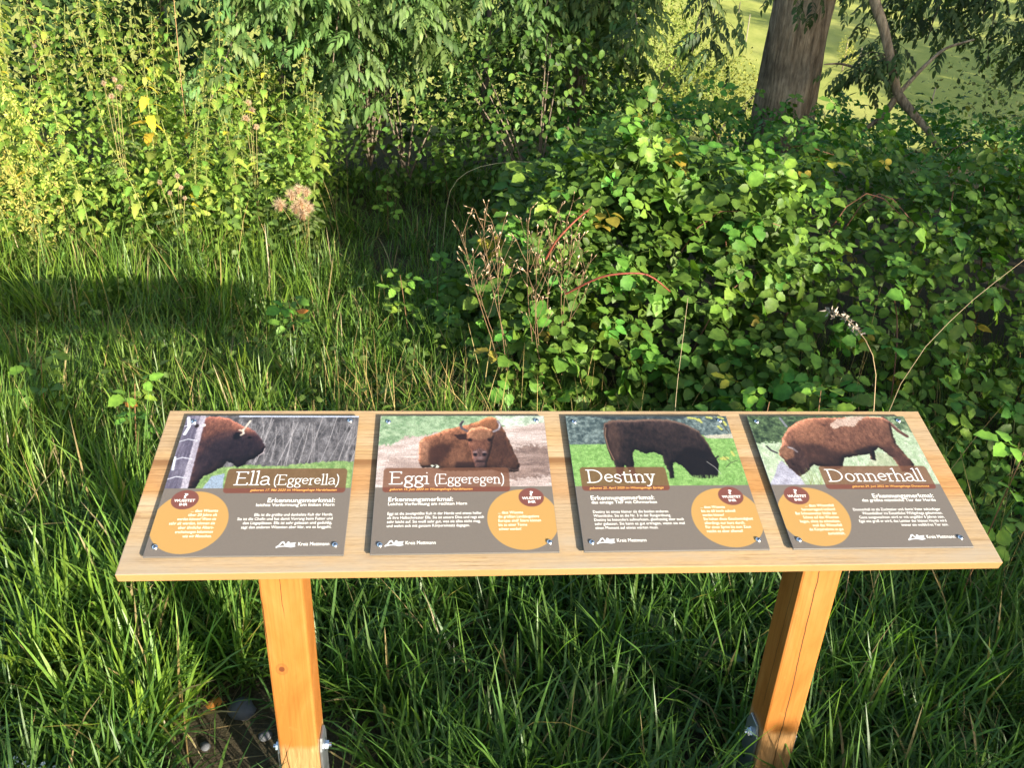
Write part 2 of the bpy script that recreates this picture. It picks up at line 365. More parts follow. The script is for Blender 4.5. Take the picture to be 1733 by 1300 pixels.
M_white = plainmat('white_print', (.80, .79, .76), .5)
M_cream = plainmat('cream_print', (.80, .74, .60), .5)
M_orange = plainmat('orange_print', (.62, .33, .09), .5)

ib = empty('info_board', (0, 0, 0))
tag(ib, 'sloping wooden information board with four bison panels on two orange posts', 'information board')
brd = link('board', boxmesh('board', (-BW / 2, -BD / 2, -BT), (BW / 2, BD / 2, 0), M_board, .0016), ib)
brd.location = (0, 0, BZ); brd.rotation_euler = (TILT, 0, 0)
def under(y): return BZ + y * math.tan(TILT) - (BT + .0015) / math.cos(TILT)
def hexa(bm, c, axis_x, r, h):
    vs = [[], []]
    for k in range(6):
        a = k * math.pi / 3
        for q in (0, 1): vs[q].append(bm.verts.new((c[0] + axis_x * h * q, c[1] + r * math.cos(a), c[2] + r * math.sin(a))))
    for k in range(6): bm.faces.new((vs[0][k], vs[0][(k + 1) % 6], vs[1][(k + 1) % 6], vs[1][k]))
    bm.faces.new(vs[1])
for (cx, mt) in ((-.525, M_postL), (.508, M_postR)):
    bm = bmesh.new(); h = .04
    lo = [bm.verts.new((sx * h, sy * h, .085)) for sx, sy in ((-1, -1), (1, -1), (1, 1), (-1, 1))]
    hi = [bm.verts.new((sx * h, sy * h, under(sy * h))) for sx, sy in ((-1, -1), (1, -1), (1, 1), (-1, 1))]
    bm.faces.new(lo[::-1]); bm.faces.new(hi)
    for k in range(4): bm.faces.new((lo[k], lo[(k + 1) % 4], hi[(k + 1) % 4], hi[k]))
    bmesh.ops.bevel(bm, geom=[e for e in bm.edges if abs(e.verts[0].co.z - e.verts[1].co.z) > .3], offset=.005, segments=2, affect='EDGES', profile=.5)
    me = bpy.data.meshes.new('post'); bm.to_mesh(me); bm.free(); me.materials.append(mt)
    po = link('post', me, ib); po.location = (cx, 0, 0)
    for sx in (-1, 1):
        bm = bmesh.new(); w = .030; t0, t1 = sx * .0408, sx * .0462
        prof = [(-w, 0), (w, 0), (w, .225), (w - .012, .252), (-w + .012, .252), (-w, .225)]
        a = [bm.verts.new((t0, y, z)) for y, z in prof]; b = [bm.verts.new((t1, y, z)) for y, z in prof]
        bm.faces.new(a); bm.faces.new(b[::-1])
        for k in range(6): bm.faces.new((a[k], b[k], b[(k + 1) % 6], a[(k + 1) % 6]))
        bmesh.ops.recalc_face_normals(bm, faces=bm.faces[:])
        bmesh.ops.bevel(bm, geom=bm.edges[:], offset=.0008, segments=1, affect='EDGES')
        me = bpy.data.meshes.new('post_anchor'); bm.to_mesh(me); bm.free(); me.materials.append(M_zinc)
        an = link('post_anchor', me, po)
        if cx > 0 and sx > 0: continue
        bm = bmesh.new()
        bmesh.ops.create_cone(bm, cap_ends=True, segments=16, radius1=.0125, radius2=.0125, depth=.002,
                              matrix=Matrix.Translation((sx * .0474, 0, .212)) @ Matrix.Rotation(math.pi / 2, 4, 'Y'))
        hexa(bm, (sx * .0485, 0, .212), sx, .0095, .007)
        bmesh.ops.create_cone(bm, cap_ends=True, segments=12, radius1=.005, radius2=.005, depth=.006,
                              matrix=Matrix.Translation((sx * .058, 0, .212)) @ Matrix.Rotation(math.pi / 2, 4, 'Y'))
        bmesh.ops.recalc_face_normals(bm, faces=bm.faces[:])
        me = bpy.data.meshes.new('bolt'); bm.to_mesh(me); bm.free(); me.materials.append(M_bolt)
        link('bolt', me, an)

# ---- the printed panels: each print is painted from scratch into a generated image
NP = 760
vv, uu = np.meshgrid((np.arange(NP) + .5) / NP, (np.arange(NP) + .5) / NP, indexing='ij')   # v down, u right
prng = np.random.default_rng(21)
def vnoise(fx, fy, octaves=3, pers=.55):
    o = np.zeros((NP, NP)); amp = 1; tot = 0
    for k in range(octaves):
        gx_, gy_ = int(fx * 2 ** k) + 2, int(fy * 2 ** k) + 2
        gsm = prng.random((gy_ + 1, gx_ + 1))
        x = uu[0] * (gx_ - 1); y = vv[:, 0] * (gy_ - 1)
        i = x.astype(int); j = y.astype(int); a = x - i; b = (y - j)[:, None]
        a = a * a * (3 - 2 * a); b = b * b * (3 - 2 * b)
        r0 = gsm[j][:, i] * (1 - a) + gsm[j][:, i + 1] * a; r1 = gsm[j + 1][:, i] * (1 - a) + gsm[j + 1][:, i + 1] * a
        o += amp * (r0 * (1 - b) + r1 * b); tot += amp; amp *= pers
    return o / tot
def blur(a, r):
    if r < 1: return a
    k = np.ones(2 * r + 1) / (2 * r + 1)
    for ax in (0, 1):
        p = np.concatenate([np.repeat(np.take(a, [0], ax), r, ax), a, np.repeat(np.take(a, [-1], ax), r, ax)], ax)
        cs = np.cumsum(p, axis=ax); z = np.zeros_like(np.take(cs, [0], ax)); cs = np.concatenate([z, cs], ax)
        n = a.shape[ax]
        a = (np.take(cs, np.arange(2 * r + 1, 2 * r + 1 + n), ax) - np.take(cs, np.arange(0, n), ax)) / (2 * r + 1)
    return a
def pmask(P, warp=0, soft=1):
    U, Vv = uu, vv
    if warp:
        U = uu + (vnoise(90, 90, 2) - .5) * warp; Vv = vv + (vnoise(90, 90, 2) - .5) * warp
    P = np.array(P); ins = np.zeros((NP, NP), bool)
    b0, b1 = P.min(0) - .03, P.max(0) + .03
    i0, i1 = max(0, int(b0[1] * NP)), min(NP, int(b1[1] * NP) + 1); j0, j1 = max(0, int(b0[0] * NP)), min(NP, int(b1[0] * NP) + 1)
    if i1 <= i0 or j1 <= j0: return ins.astype(float)
    u = U[i0:i1, j0:j1]; v = Vv[i0:i1, j0:j1]; r = np.zeros(u.shape, bool)
    for k in range(len(P)):
        (x0, y0), (x1, y1) = P[k], P[(k + 1) % len(P)]
        if abs(y0 - y1) < 1e-9: continue
        c = ((y0 > v) != (y1 > v)) & (u < (x1 - x0) * (v - y0) / (y1 - y0) + x0); r ^= c
    ins[i0:i1, j0:j1] = r
    return blur(ins.astype(float), soft)
def lay(img, mask, col):
    c = np.asarray(col, float)
    if c.ndim == 1: c = c[None, None]
    img[:] = img * (1 - mask[..., None]) + c * mask[..., None]
def ell(cx, cy, rx, ry, soft=1): return blur(((((uu - cx) / rx) ** 2 + ((vv - cy) / ry) ** 2) < 1).astype(float), soft)
def rrect(x0, y0, x1, y1, r):
    dx = np.maximum(np.abs(uu - (x0 + x1) / 2) - (x1 - x0) / 2 + r, 0); dy = np.maximum(np.abs(vv - (y0 + y1) / 2) - (y1 - y0) / 2 + r, 0)
    return blur(((dx * dx + dy * dy) < r * r).astype(float), 1)
def segs(img, pts, w, col, h=None):
    """Broad pen: w across, h up and down."""
    h = h or w; P = np.array(pts, float); d = np.full((NP, NP), 9.)
    b0 = P.min(0) - .03; b1 = P.max(0) + .03
    i0, i1 = max(0, int(b0[1] * NP)), min(NP, int(b1[1] * NP) + 1); j0, j1 = max(0, int(b0[0] * NP)), min(NP, int(b1[0] * NP) + 1)
    if i1 <= i0 or j1 <= j0: return
    X = uu[i0:i1, j0:j1] / w; Yq = vv[i0:i1, j0:j1] / h; D = np.full(X.shape, 9e9)
    for k in range(len(P) - 1):
        ax, ay = P[k][0] / w, P[k][1] / h; bx, by = P[k + 1][0] / w, P[k + 1][1] / h
        ll = (bx - ax) ** 2 + (by - ay) ** 2 + 1e-12
        t = np.clip(((X - ax) * (bx - ax) + (Yq - ay) * (by - ay)) / ll, 0, 1)
        D = np.minimum(D, np.hypot(X - ax - t * (bx - ax), Yq - ay - t * (by - ay)))
    aa = 1 / (NP * min(w, h)); mk = np.clip((1 + aa * .5 - D) / aa, 0, 1)
    sub = img[i0:i1, j0:j1]; sub[:] = sub * (1 - mk[..., None]) + np.array(col)[None, None] * mk[..., None]
def arc(cx, cy, rx, ry, a0, a1, n=14):
    return [(cx + rx * math.cos(R(a)), cy + ry * math.sin(R(a))) for a in np.linspace(a0, a1, n)]
# roman letters for the titles: strokes in em units (baseline 0, cap height 1), and advance
GL = {
 'E': ([[(.12, 0), (.12, 1)], [(0, 1), (.58, 1), (.58, .88)], [(.12, .53), (.48, .53)], [(0, 0), (.62, 0), (.64, .13)]], .72),
 'D': ([[(.12, 0), (.12, 1)], [(0, 1), (.3, 1)] + arc(.3, .5, .5, .5, 90, -90) + [(0, 0)]], .92),
 'l': ([[(.12, 0), (.12, 1.08)], [(.02, 1.03), (.12, 1.08)], [(.03, 0), (.22, 0)]], .27),
 'i': ([[(.12, 0), (.12, .64)], [(.02, .6), (.12, .64)], [(.03, 0), (.22, 0)], [(.12, .9), (.12, .92)]], .28),
 'a': ([[(.07, .52)] + arc(.23, .45, .18, .2, 150, 0, 8) + [(.41, .1), (.5, .0)], [(.41, .38), (.2, .32)] + arc(.2, .16, .16, .16, 100, 300, 8) + [(.41, .12)]], .53),
 'g': ([arc(.24, .42, .17, .22, 0, 360, 16), [(.4, .6), (.52, .64)], [(.12, .24), (.1, .12), (.3, .06), (.44, -.05)] + arc(.25, -.14, .2, .14, 20, -200, 10) + [(.12, .1)]], .52),
 'r': ([[(.12, 0), (.12, .64)], [(.02, .6), (.12, .64)], [(.03, 0), (.24, 0)], [(.12, .45), (.22, .62), (.36, .62)]], .38),
 'e': ([[(.08, .36), (.46, .40)] + arc(.26, .36, .2, .28, 15, 320, 18)], .52),
 'n': ([[(.12, 0), (.12, .64)], [(.02, .6), (.12, .64)], [(.03, 0), (.22, 0)], [(.12, .46)] + arc(.29, .43, .16, .2, 140, 0, 8) + [(.45, 0)], [(.36, 0), (.55, 0)]], .6),
 'h': ([[(.12, 0), (.12, 1.08)], [(.02, 1.03), (.12, 1.08)], [(.03, 0), (.22, 0)], [(.12, .46)] + arc(.29, .43, .16, .2, 140, 0, 8) + [(.45, 0)], [(.36, 0), (.55, 0)]], .6),
 'o': ([arc(.29, .32, .22, .32, 0, 360, 20)], .6),
 's': ([[(.38, .5)] + arc(.22, .48, .14, .16, 40, 220, 8) + [(.3, .3)] + arc(.22, .16, .16, .17, 40, -140, 8) + [(.05, .12)]], .46),
 't': ([[(.16, .82), (.16, .12)] + arc(.26, .12, .1, .12, 180, 300, 5) + [(.36, .04)], [(.04, .62), (.36, .62)]], .38),
 'y': ([[(.1, .62), (.28, .08)], [(.46, .62), (.24, -.18), (.12, -.3), (.04, -.27)], [(.0, .63), (.2, .63)], [(.36, .63), (.54, .63)]], .54),
 '(': ([[(.24, 1.05), (.12, .75), (.1, .35), (.14, .0), (.26, -.25)]], .32),
 ')': ([[(.06, 1.05), (.18, .75), (.2, .35), (.16, .0), (.04, -.25)]], .32),
 ' ': ([], .3)}
def title(img, s, u0, u1, base, cap, bold=1.0):
    adv = sum(GL[c][1] for c in s) - .05; k = (u1 - u0) / adv; x = u0
    for c in s:
        for st in GL[c][0]:
            segs(img, [(x + px * k, base - py * cap) for px, py in st], .043 * bold * min(k, cap), (.985, .975, .95), .034 * bold * cap)
        x += GL[c][1] * k
def fur(mask, base, lo, hi, fx=75, fy=38):
    n = vnoise(fx, fy, 3, .8); n2 = vnoise(6, 6, 2)
    t = np.clip((n - .5) * 1.25 + (n2 - .5) * .7 + .5, 0, 1)[..., None]
    return np.array(lo) * (1 - t) + np.array(hi) * t
def c8(*a): return np.array(a, float) / 255
def tex(lo, hi, fx, fy, o=4, p=.65, gain=1.6):
    t = np.clip((vnoise(fx, fy, o, p) - .5) * gain + .5, 0, 1)[..., None]; return np.array(lo) * (1 - t) + np.array(hi) * t
BROWN = c8(128, 117, 105)
def blank(): return np.tile(BROWN, (NP, NP, 1))
PH = .555
photo = (vv < PH).astype(float)
def finish(img, left, box, badge_left):
    lay(img, (vv >= PH).astype(float), BROWN + (vnoise(200, 200, 1)[..., None] - .5) * .015)
    e = ell(.182 if left else .82, .781, .198, .204); lay(img, e, c8(203, 158, 88))
    lay(img, ell(.127 if left else .875, .633, .0715, .066), c8(132, 78, 66))
    bm_ = rrect(box[0], .414, box[1], .59, .022)
    up = bm_ * (vv < PH); dn = bm_ * (vv >= PH)
    lay(img, up * .80, c8(120, 78, 54)); lay(img, dn, c8(124, 74, 58))
def grainy(img):
    # soft edges of a photograph, then its fine detail
    for c_ in range(3): img[..., c_] = .5 * img[..., c_] + .5 * blur(img[..., c_], 3)
    img *= 1 + (vnoise(220, 160, 3, .8)[..., None] - .5) * .5
    g_ = img.mean(2, keepdims=True); img[:] = g_ + (img - g_) * .80
    np.clip(img, 0, 1, out=img)
def relight(img, mask, r=20, k=5., lx=-.35, ly=-.9):
    # rounded modelling of a body in the printed photograph
    h = np.zeros_like(mask)
    for q in (6, r, 2 * r): h += np.sqrt(np.clip(blur(blur(mask, q), q), 0, 1))
    h /= 3; gy_, gx_ = np.gradient(h); s = np.clip(1 + k * NP / 40 * (gx_ * -lx + gy_ * -ly) , .35, 1.9)
    img *= 1 + mask[..., None] * (s[..., None] - 1)
    np.clip(img, 0, 1, out=img)
def logo(img, u0):
    w = .098; W_ = (.96, .96, .95)
    for dv in (0, .006): segs(img, [(u0 + w * a, .946 - .034 * b + dv * .7) for a, b in ((0, 0), (.12, .28), (.24, .85), (.33, .95), (.42, .5), (.5, .2))], .0028, W_)
    segs(img, [(u0 + w * a, .946 - .034 * b) for a, b in ((0, -.05), (.25, .1), (.5, .12), (.75, -.05), (.95, .1))], .003, W_)
    lay(img, pmask([(u0 + w * a, .946 - .034 * b) for a, b in ((.42, .25), (.55, .95), (.62, .95), (.68, .7), (1.0, .8), (.93, .5), (.96, .3), (.8, .1), (.6, .15))]), W_)
    segs(img, [(u0 + w * a, .946 - .034 * b) for a, b in ((.58, .55), (.7, .5), (.9, .55))], .0012, BROWN)
    segs(img, [(u0 + w * a, .946 - .034 * b) for a, b in ((.6, .32), (.75, .3), (.9, .33))], .0012, BROWN)
def toimage(name, img):
    lin = np.where(img <= .04045, img / 12.92, ((np.clip(img, 0, 1) + .055) / 1.055) ** 2.4) * PRINT_GAIN * np.array([.95, 1.0, 1.10])
    srgb = np.where(lin <= .0031308, lin * 12.92, 1.055 * np.clip(lin, 1e-9, 1) ** (1 / 2.4) - .055)
    im = bpy.data.images.new(name, NP, NP); px = np.ones((NP, NP, 4), np.float32); px[..., :3] = srgb[::-1]
    im.pixels.foreach_set(px.ravel()); im.update(); im.pack(); return im
PRINT_GAIN = .55

def paint1():
    im = blank()
    lay(im, photo, tex(c8(62, 58, 58), c8(140, 134, 134), 40, 26, 4, .75, 1.8))
    for k in range(46):                                        # bare trees
        x = .36 + .66 * prng.random(); b = .40 - .04 * prng.random(); x1 = x + (prng.random() - .4) * .16
        t = prng.random(); segs(im, [(x, b), (x * .6 + x1 * .4 + .01 * prng.random(), b * .6), (x1, prng.random() * .1)], .0012 + .0012 * t, c8(168, 160, 158) * (.7 + .4 * t))
        xm = x * .55 + x1 * .45
        segs(im, [(xm, b * .5), (xm + (prng.random() - .5) * .12, b * .15)], .001, c8(170, 164, 162) * .9)
    lay(im, (vv < .012).astype(float) * (uu > .3), c8(205, 214, 235))
    lay(im, pmask([(.19, .42), (.407, .385), (.548, .398), (.711, .381), (.833, .362), (.9, .358), (1.01, .368), (1.01, .56), (.1, .56), (.12, .44)], .02), tex(c8(98, 140, 62), c8(168, 198, 112), 60, 40))
    lay(im, pmask([(.235, .47), (.30, .45), (.31, .56), (.2, .56)], .008), c8(150, 170, 190))
    body = [(.103, .02), (.135, .01), (.168, .008), (.238, .019), (.305, .063), (.339, .092), (.369, .094), (.412, .127), (.439, .168), (.466, .202), (.489, .248), (.49, .282), (.469, .313), (.44, .339), (.409, .351), (.395, .389), (.361, .406), (.331, .376), (.295, .357), (.279, .401), (.257, .417), (.23, .445), (.193, .467), (.175, .499), (.163, .557), (.119, .557), (.109, .445), (.109, .38), (.103, .199)]
    fr = fur(None, None, c8(38, 24, 30), c8(98, 60, 52)); b = pmask(body, .012)
    lay(im, b, fr)
    lay(im, b * blur(pmask([(.1, 0), (.25, .0), (.36, .08), (.42, .15), (.33, .13), (.25, .12), (.12, .2)]), 14) * .75, fur(None, None, c8(88, 46, 34), c8(165, 96, 66)))
    lay(im, b * blur(pmask([(.2, .2), (.33, .15), (.47, .22), (.48, .31), (.38, .37), (.25, .38), (.15, .5), (.12, .35)]), 16) * .8, fur(None, None, c8(20, 15, 24), c8(58, 42, 48)))
    relight(im, b)
    lay(im, ell(.316, .165, .022, .03, 3), c8(18, 12, 16)); lay(im, ell(.388, .178, .012, .008, 2), c8(8, 6, 8))
    lay(im, ell(.481, .268, .008, .012, 2), c8(8, 8, 10)); segs(im, [(.462, .318), (.485, .296), (.489, .262)], .003, c8(190, 170, 170))
    for h in ([(.322, .118), (.342, .126), (.356, .085), (.371, .043)], [(.336, .158), (.35, .145), (.34, .115)]): segs(im, h, .0065, c8(205, 186, 160)); segs(im, h[-2:], .0045, c8(225, 210, 190))
    lay(im, pmask([(0, 0), (.109, .004), (.124, .56), (0, .56)]), tex(c8(70, 62, 84), c8(150, 140, 158), 46, 6, 4, .7))
    lay(im, pmask([(.078, 0), (.109, .004), (.124, .56), (.086, .56)], .006) * .85, tex(c8(178, 166, 178), c8(226, 216, 224), 60, 8))
    for y in (.07, .19, .33, .47): segs(im, [(-.01, y + .025), (.045, y), (.10, y + .012)], .0028, c8(232, 232, 240))
    segs(im, [(.012, .02), (.03, .09), (.018, .15)], .009, c8(236, 238, 246)); segs(im, [(.006, .33), (.014, .42)], .007, c8(224, 226, 236))
    lay(im, ell(.073, .085, .012, .016, 2), c8(40, 26, 26)); lay(im, ell(.112, .08, .0105, .0115, 1), c8(240, 238, 238))
    grainy(im); finish(im, True, (.315, .97), True)
    title(im, 'Ella', .365, .553, .531, .092, 1.1); title(im, '(Eggerella)', .572, .932, .531, .07); logo(im, .654)
    return im
def paint2():
    im = blank()
    lay(im, photo, tex(c8(176, 148, 134), c8(232, 212, 200), 8, 60, 4, .65))
    lay(im, pmask([(0, -.01), (.85, -.01), (.749, .087), (.48, .098), (.246, .17), (.155, .168), (.084, .235), (-.01, .235)], .04), tex(c8(104, 142, 92), c8(182, 206, 158), 34, 50))
    lay(im, pmask([(.69, -.01), (1.01, -.01), (1.01, .054), (.842, .086), (.72, .08)], .03), tex(c8(146, 170, 132), c8(232, 236, 220), 34, 40))
    lay(im, pmask([(.679, .36), (.86, .24), (1.015, .25), (1.01, .47), (.78, .50), (.674, .46)], .06) * .8, tex(c8(92, 66, 56), c8(178, 144, 128), 12, 60))
    lay(im, pmask([(.1, .33), (.3, .36), (.42, .43), (.2, .46), (.02, .40)], .06) * .45, tex(c8(120, 88, 74), c8(190, 156, 140), 12, 60))
    body = [(.237, .272), (.239, .212), (.265, .176), (.321, .156), (.396, .114), (.48, .088), (.55, .066), (.596, .045), (.644, .013), (.675, .004), (.713, .034), (.734, .087), (.754, .139), (.78, .231), (.806, .321), (.823, .399), (.817, .442), (.747, .456), (.66, .428), (.565, .437), (.383, .437), (.31, .408), (.266, .418), (.24, .379)]
    b = pmask(body, .012); lay(im, b, fur(None, None, c8(82, 46, 28), c8(150, 92, 60)))
    lay(im, b * blur(pmask([(.24, .2), (.3, .2), (.3, .38), (.25, .4)]), 8) * .7, fur(None, None, c8(110, 68, 46), c8(190, 132, 96)))
    lay(im, b * blur(pmask([(.3, .26), (.37, .22), (.44, .24), (.40, .33), (.34, .42), (.29, .36)]), 10) * .7, c8(52, 27, 20))
    lay(im, b * blur(pmask([(.42, .30), (.5, .26), (.55, .42), (.42, .43)]), 10) * .35, c8(150, 96, 66))
    lay(im, b * blur(pmask([(.45, .37), (.57, .37), (.58, .45), (.45, .45)]), 6) * .7, c8(44, 24, 20))
    lay(im, b * blur(pmask([(.68, .12), (.73, .12), (.82, .40), (.80, .45), (.66, .44), (.66, .3)]), 10) * .7, fur(None, None, c8(44, 26, 22), c8(96, 58, 42)))
    lay(im, b * blur(pmask([(.58, .05), (.66, .0), (.71, .05), (.7, .12), (.56, .11)]), 8) * .55, fur(None, None, c8(96, 52, 26), c8(176, 110, 62)))
    relight(im, b)
    lay(im, pmask([(.445, .158), (.518, .148), (.52, .2), (.472, .197)], .008), c8(54, 30, 24))
    head = [(.522, .14), (.549, .103), (.611, .089), (.671, .113), (.685, .16), (.675, .221), (.661, .301), (.64, .36), (.631, .425), (.572, .425), (.555, .37), (.545, .301), (.528, .221)]
    hm = pmask(head, .008); lay(im, hm, fur(None, None, c8(92, 50, 34), c8(158, 98, 70)))
    lay(im, hm * blur(pmask([(.53, .09), (.68, .09), (.68, .17), (.6, .2), (.53, .18)]), 7) * .7, fur(None, None, c8(120, 72, 44), c8(196, 138, 96), 60, 60))
    lay(im, hm * blur(pmask([(.553, .286), (.594, .262), (.639, .286), (.641, .341), (.624, .42), (.573, .42), (.558, .35)]), 4) * .8, fur(None, None, c8(58, 36, 34), c8(128, 90, 84)))
    relight(im, hm, 14, 4)
    for x in (.568, .622): lay(im, ell(x, .314, .012, .014, 3), c8(26, 16, 18)); lay(im, ell(x, .296, .014, .006, 3) * .6, c8(180, 150, 150))
    for x in (.538, .657): lay(im, ell(x, .198, .014, .012, 4), c8(26, 14, 12))
    lay(im, ell(.595, .367, .03, .006, 3), c8(34, 20, 20)); lay(im, ell(.597, .34, .018, .012, 4) * .5, c8(150, 120, 120))
    segs(im, [(.5, .047), (.484, .072), (.492, .105), (.525, .128)], .0075, c8(88, 78, 84)); segs(im, [(.497, .054), (.487, .075)], .004, c8(50, 42, 46))
    segs(im, [(.712, .044), (.727, .081), (.715, .112), (.684, .131)], .0075, c8(140, 128, 132)); segs(im, [(.722, .07), (.718, .1)], .003, c8(214, 206, 208))
    for k in range(30): segs(im, [(.66 + .3 * prng.random(), .40 + .14 * prng.random())] + [(.66 + .34 * prng.random(), .40 + .12 * prng.random())], .0008, c8(150, 116, 100))
    lay(im, ell(.33, .405, .03, .016, 4) * (vnoise(150, 150, 1) > .5), c8(214, 226, 200))
    grainy(im); finish(im, False, (.042, .759), False)
    title(im, 'Eggi', .078, .30, .531, .088, 1.1); title(im, '(Eggeregen)', .328, .730, .531, .07); logo(im, .077)
    return im
def paint3():
    im = blank()
    lay(im, photo, tex(c8(104, 158, 62), c8(156, 206, 104), 60, 70, 3, .7))
    lay(im, pmask([(0, -.01), (1.01, -.01), (1.01, .188), (.854, .188), (.819, .16), (.213, .235), (-.01, .237)], .012), tex(c8(48, 66, 68), c8(140, 158, 150), 46, 46, 4, .75, 2))
    lay(im, pmask([(.82, .165), (1.01, .15), (1.01, .19), (.84, .19)], .01), c8(196, 188, 160))
    lay(im, pmask([(.05, -.01), (.8, -.01), (.7, .03), (.3, .035)], .03) * .6, c8(38, 46, 52))
    body = [(.226, .072), (.259, .044), (.293, .034), (.391, .036), (.517, .027), (.623, .032), (.686, .049), (.745, .082), (.794, .121), (.822, .181), (.84, .246), (.845, .304), (.855, .341), (.861, .393), (.835, .494), (.767, .503), (.714, .498), (.69, .498), (.669, .453), (.64, .403), (.605, .377), (.591, .392), (.578, .498), (.553, .505), (.553, .443), (.541, .382), (.537, .32), (.493, .299), (.444, .31), (.385, .278), (.363, .32), (.359, .392), (.363, .463), (.384, .523), (.354, .522), (.332, .463), (.308, .392), (.284, .453), (.28, .527), (.253, .527), (.249, .423), (.248, .351), (.238, .361), (.223, .247), (.216, .15)]
    b = pmask(body, .012); lay(im, b, fur(None, None, c8(22, 17, 18), c8(64, 46, 42)))
    relight(im, b)
    rim = b * (1 - blur(np.roll(b, 9, 0), 8)) * (vv < .32); lay(im, np.clip(rim * 1.2, 0, 1), c8(132, 98, 78))
    lay(im, b * blur(pmask([(.22, .06), (.3, .05), (.32, .2), (.27, .38), (.22, .25)]), 10) * .5, fur(None, None, c8(60, 38, 28), c8(120, 82, 62)))
    lay(im, b * blur(pmask([(.6, .35), (.7, .25), (.85, .3), (.87, .5), (.68, .5)]), 10) * .7, c8(18, 13, 14))
    segs(im, [(.245, .083), (.228, .161), (.233, .268), (.246, .355)], .011, c8(52, 34, 28)); segs(im, [(.236, .1), (.222, .17), (.23, .27), (.25, .36)], .003, c8(146, 108, 80))
    segs(im, [(.823, .348), (.85, .350), (.874, .334)], .005, c8(36, 28, 28)); segs(im, [(.795, .375), (.835, .42), (.858, .47)], .0018, c8(190, 190, 180)); lay(im, ell(.783, .34, .006, .005, 2), c8(4, 4, 5))
    for k in range(60): x = .69 + .17 * prng.random(); segs(im, [(x, .512), (x + .01 * (prng.random() - .5), .488 - .012 * prng.random())], .0009, c8(140, 190, 90))
    for k in range(40): x = .25 + .33 * prng.random(); segs(im, [(x, .536), (x + .01 * (prng.random() - .5), .512)], .0009, c8(140, 190, 90))
    for (x, y, a) in ((.759, .015, .2), (.823, .028, 1.2), (.80, .02, .8), (.877, .01, .3), (.95, .01, .5), (.975, .05, 1.4), (.93, .09, 1.0), (.963, .30, 1.3), (.885, .352, .2), (.90, .345, .1)):
        segs(im, [(x, y), (x + .028 * math.cos(a), y + .028 * math.sin(a))], .008, c8(196, 196, 84))
    segs(im, [(.91, .0), (.955, .06), (.985, .14)], .0025, c8(70, 60, 40)); segs(im, [(.90, .42), (.935, .385), (.985, .365)], .0018, c8(60, 56, 40))
    segs(im, [(.905, .33), (.925, .362), (.945, .388)], .0016, c8(60, 56, 40))
    grainy(im); finish(im, False, (.04, .538), False)
    title(im, 'Destiny', .075, .462, .529, .093, 1.1); logo(im, .077)
    return im
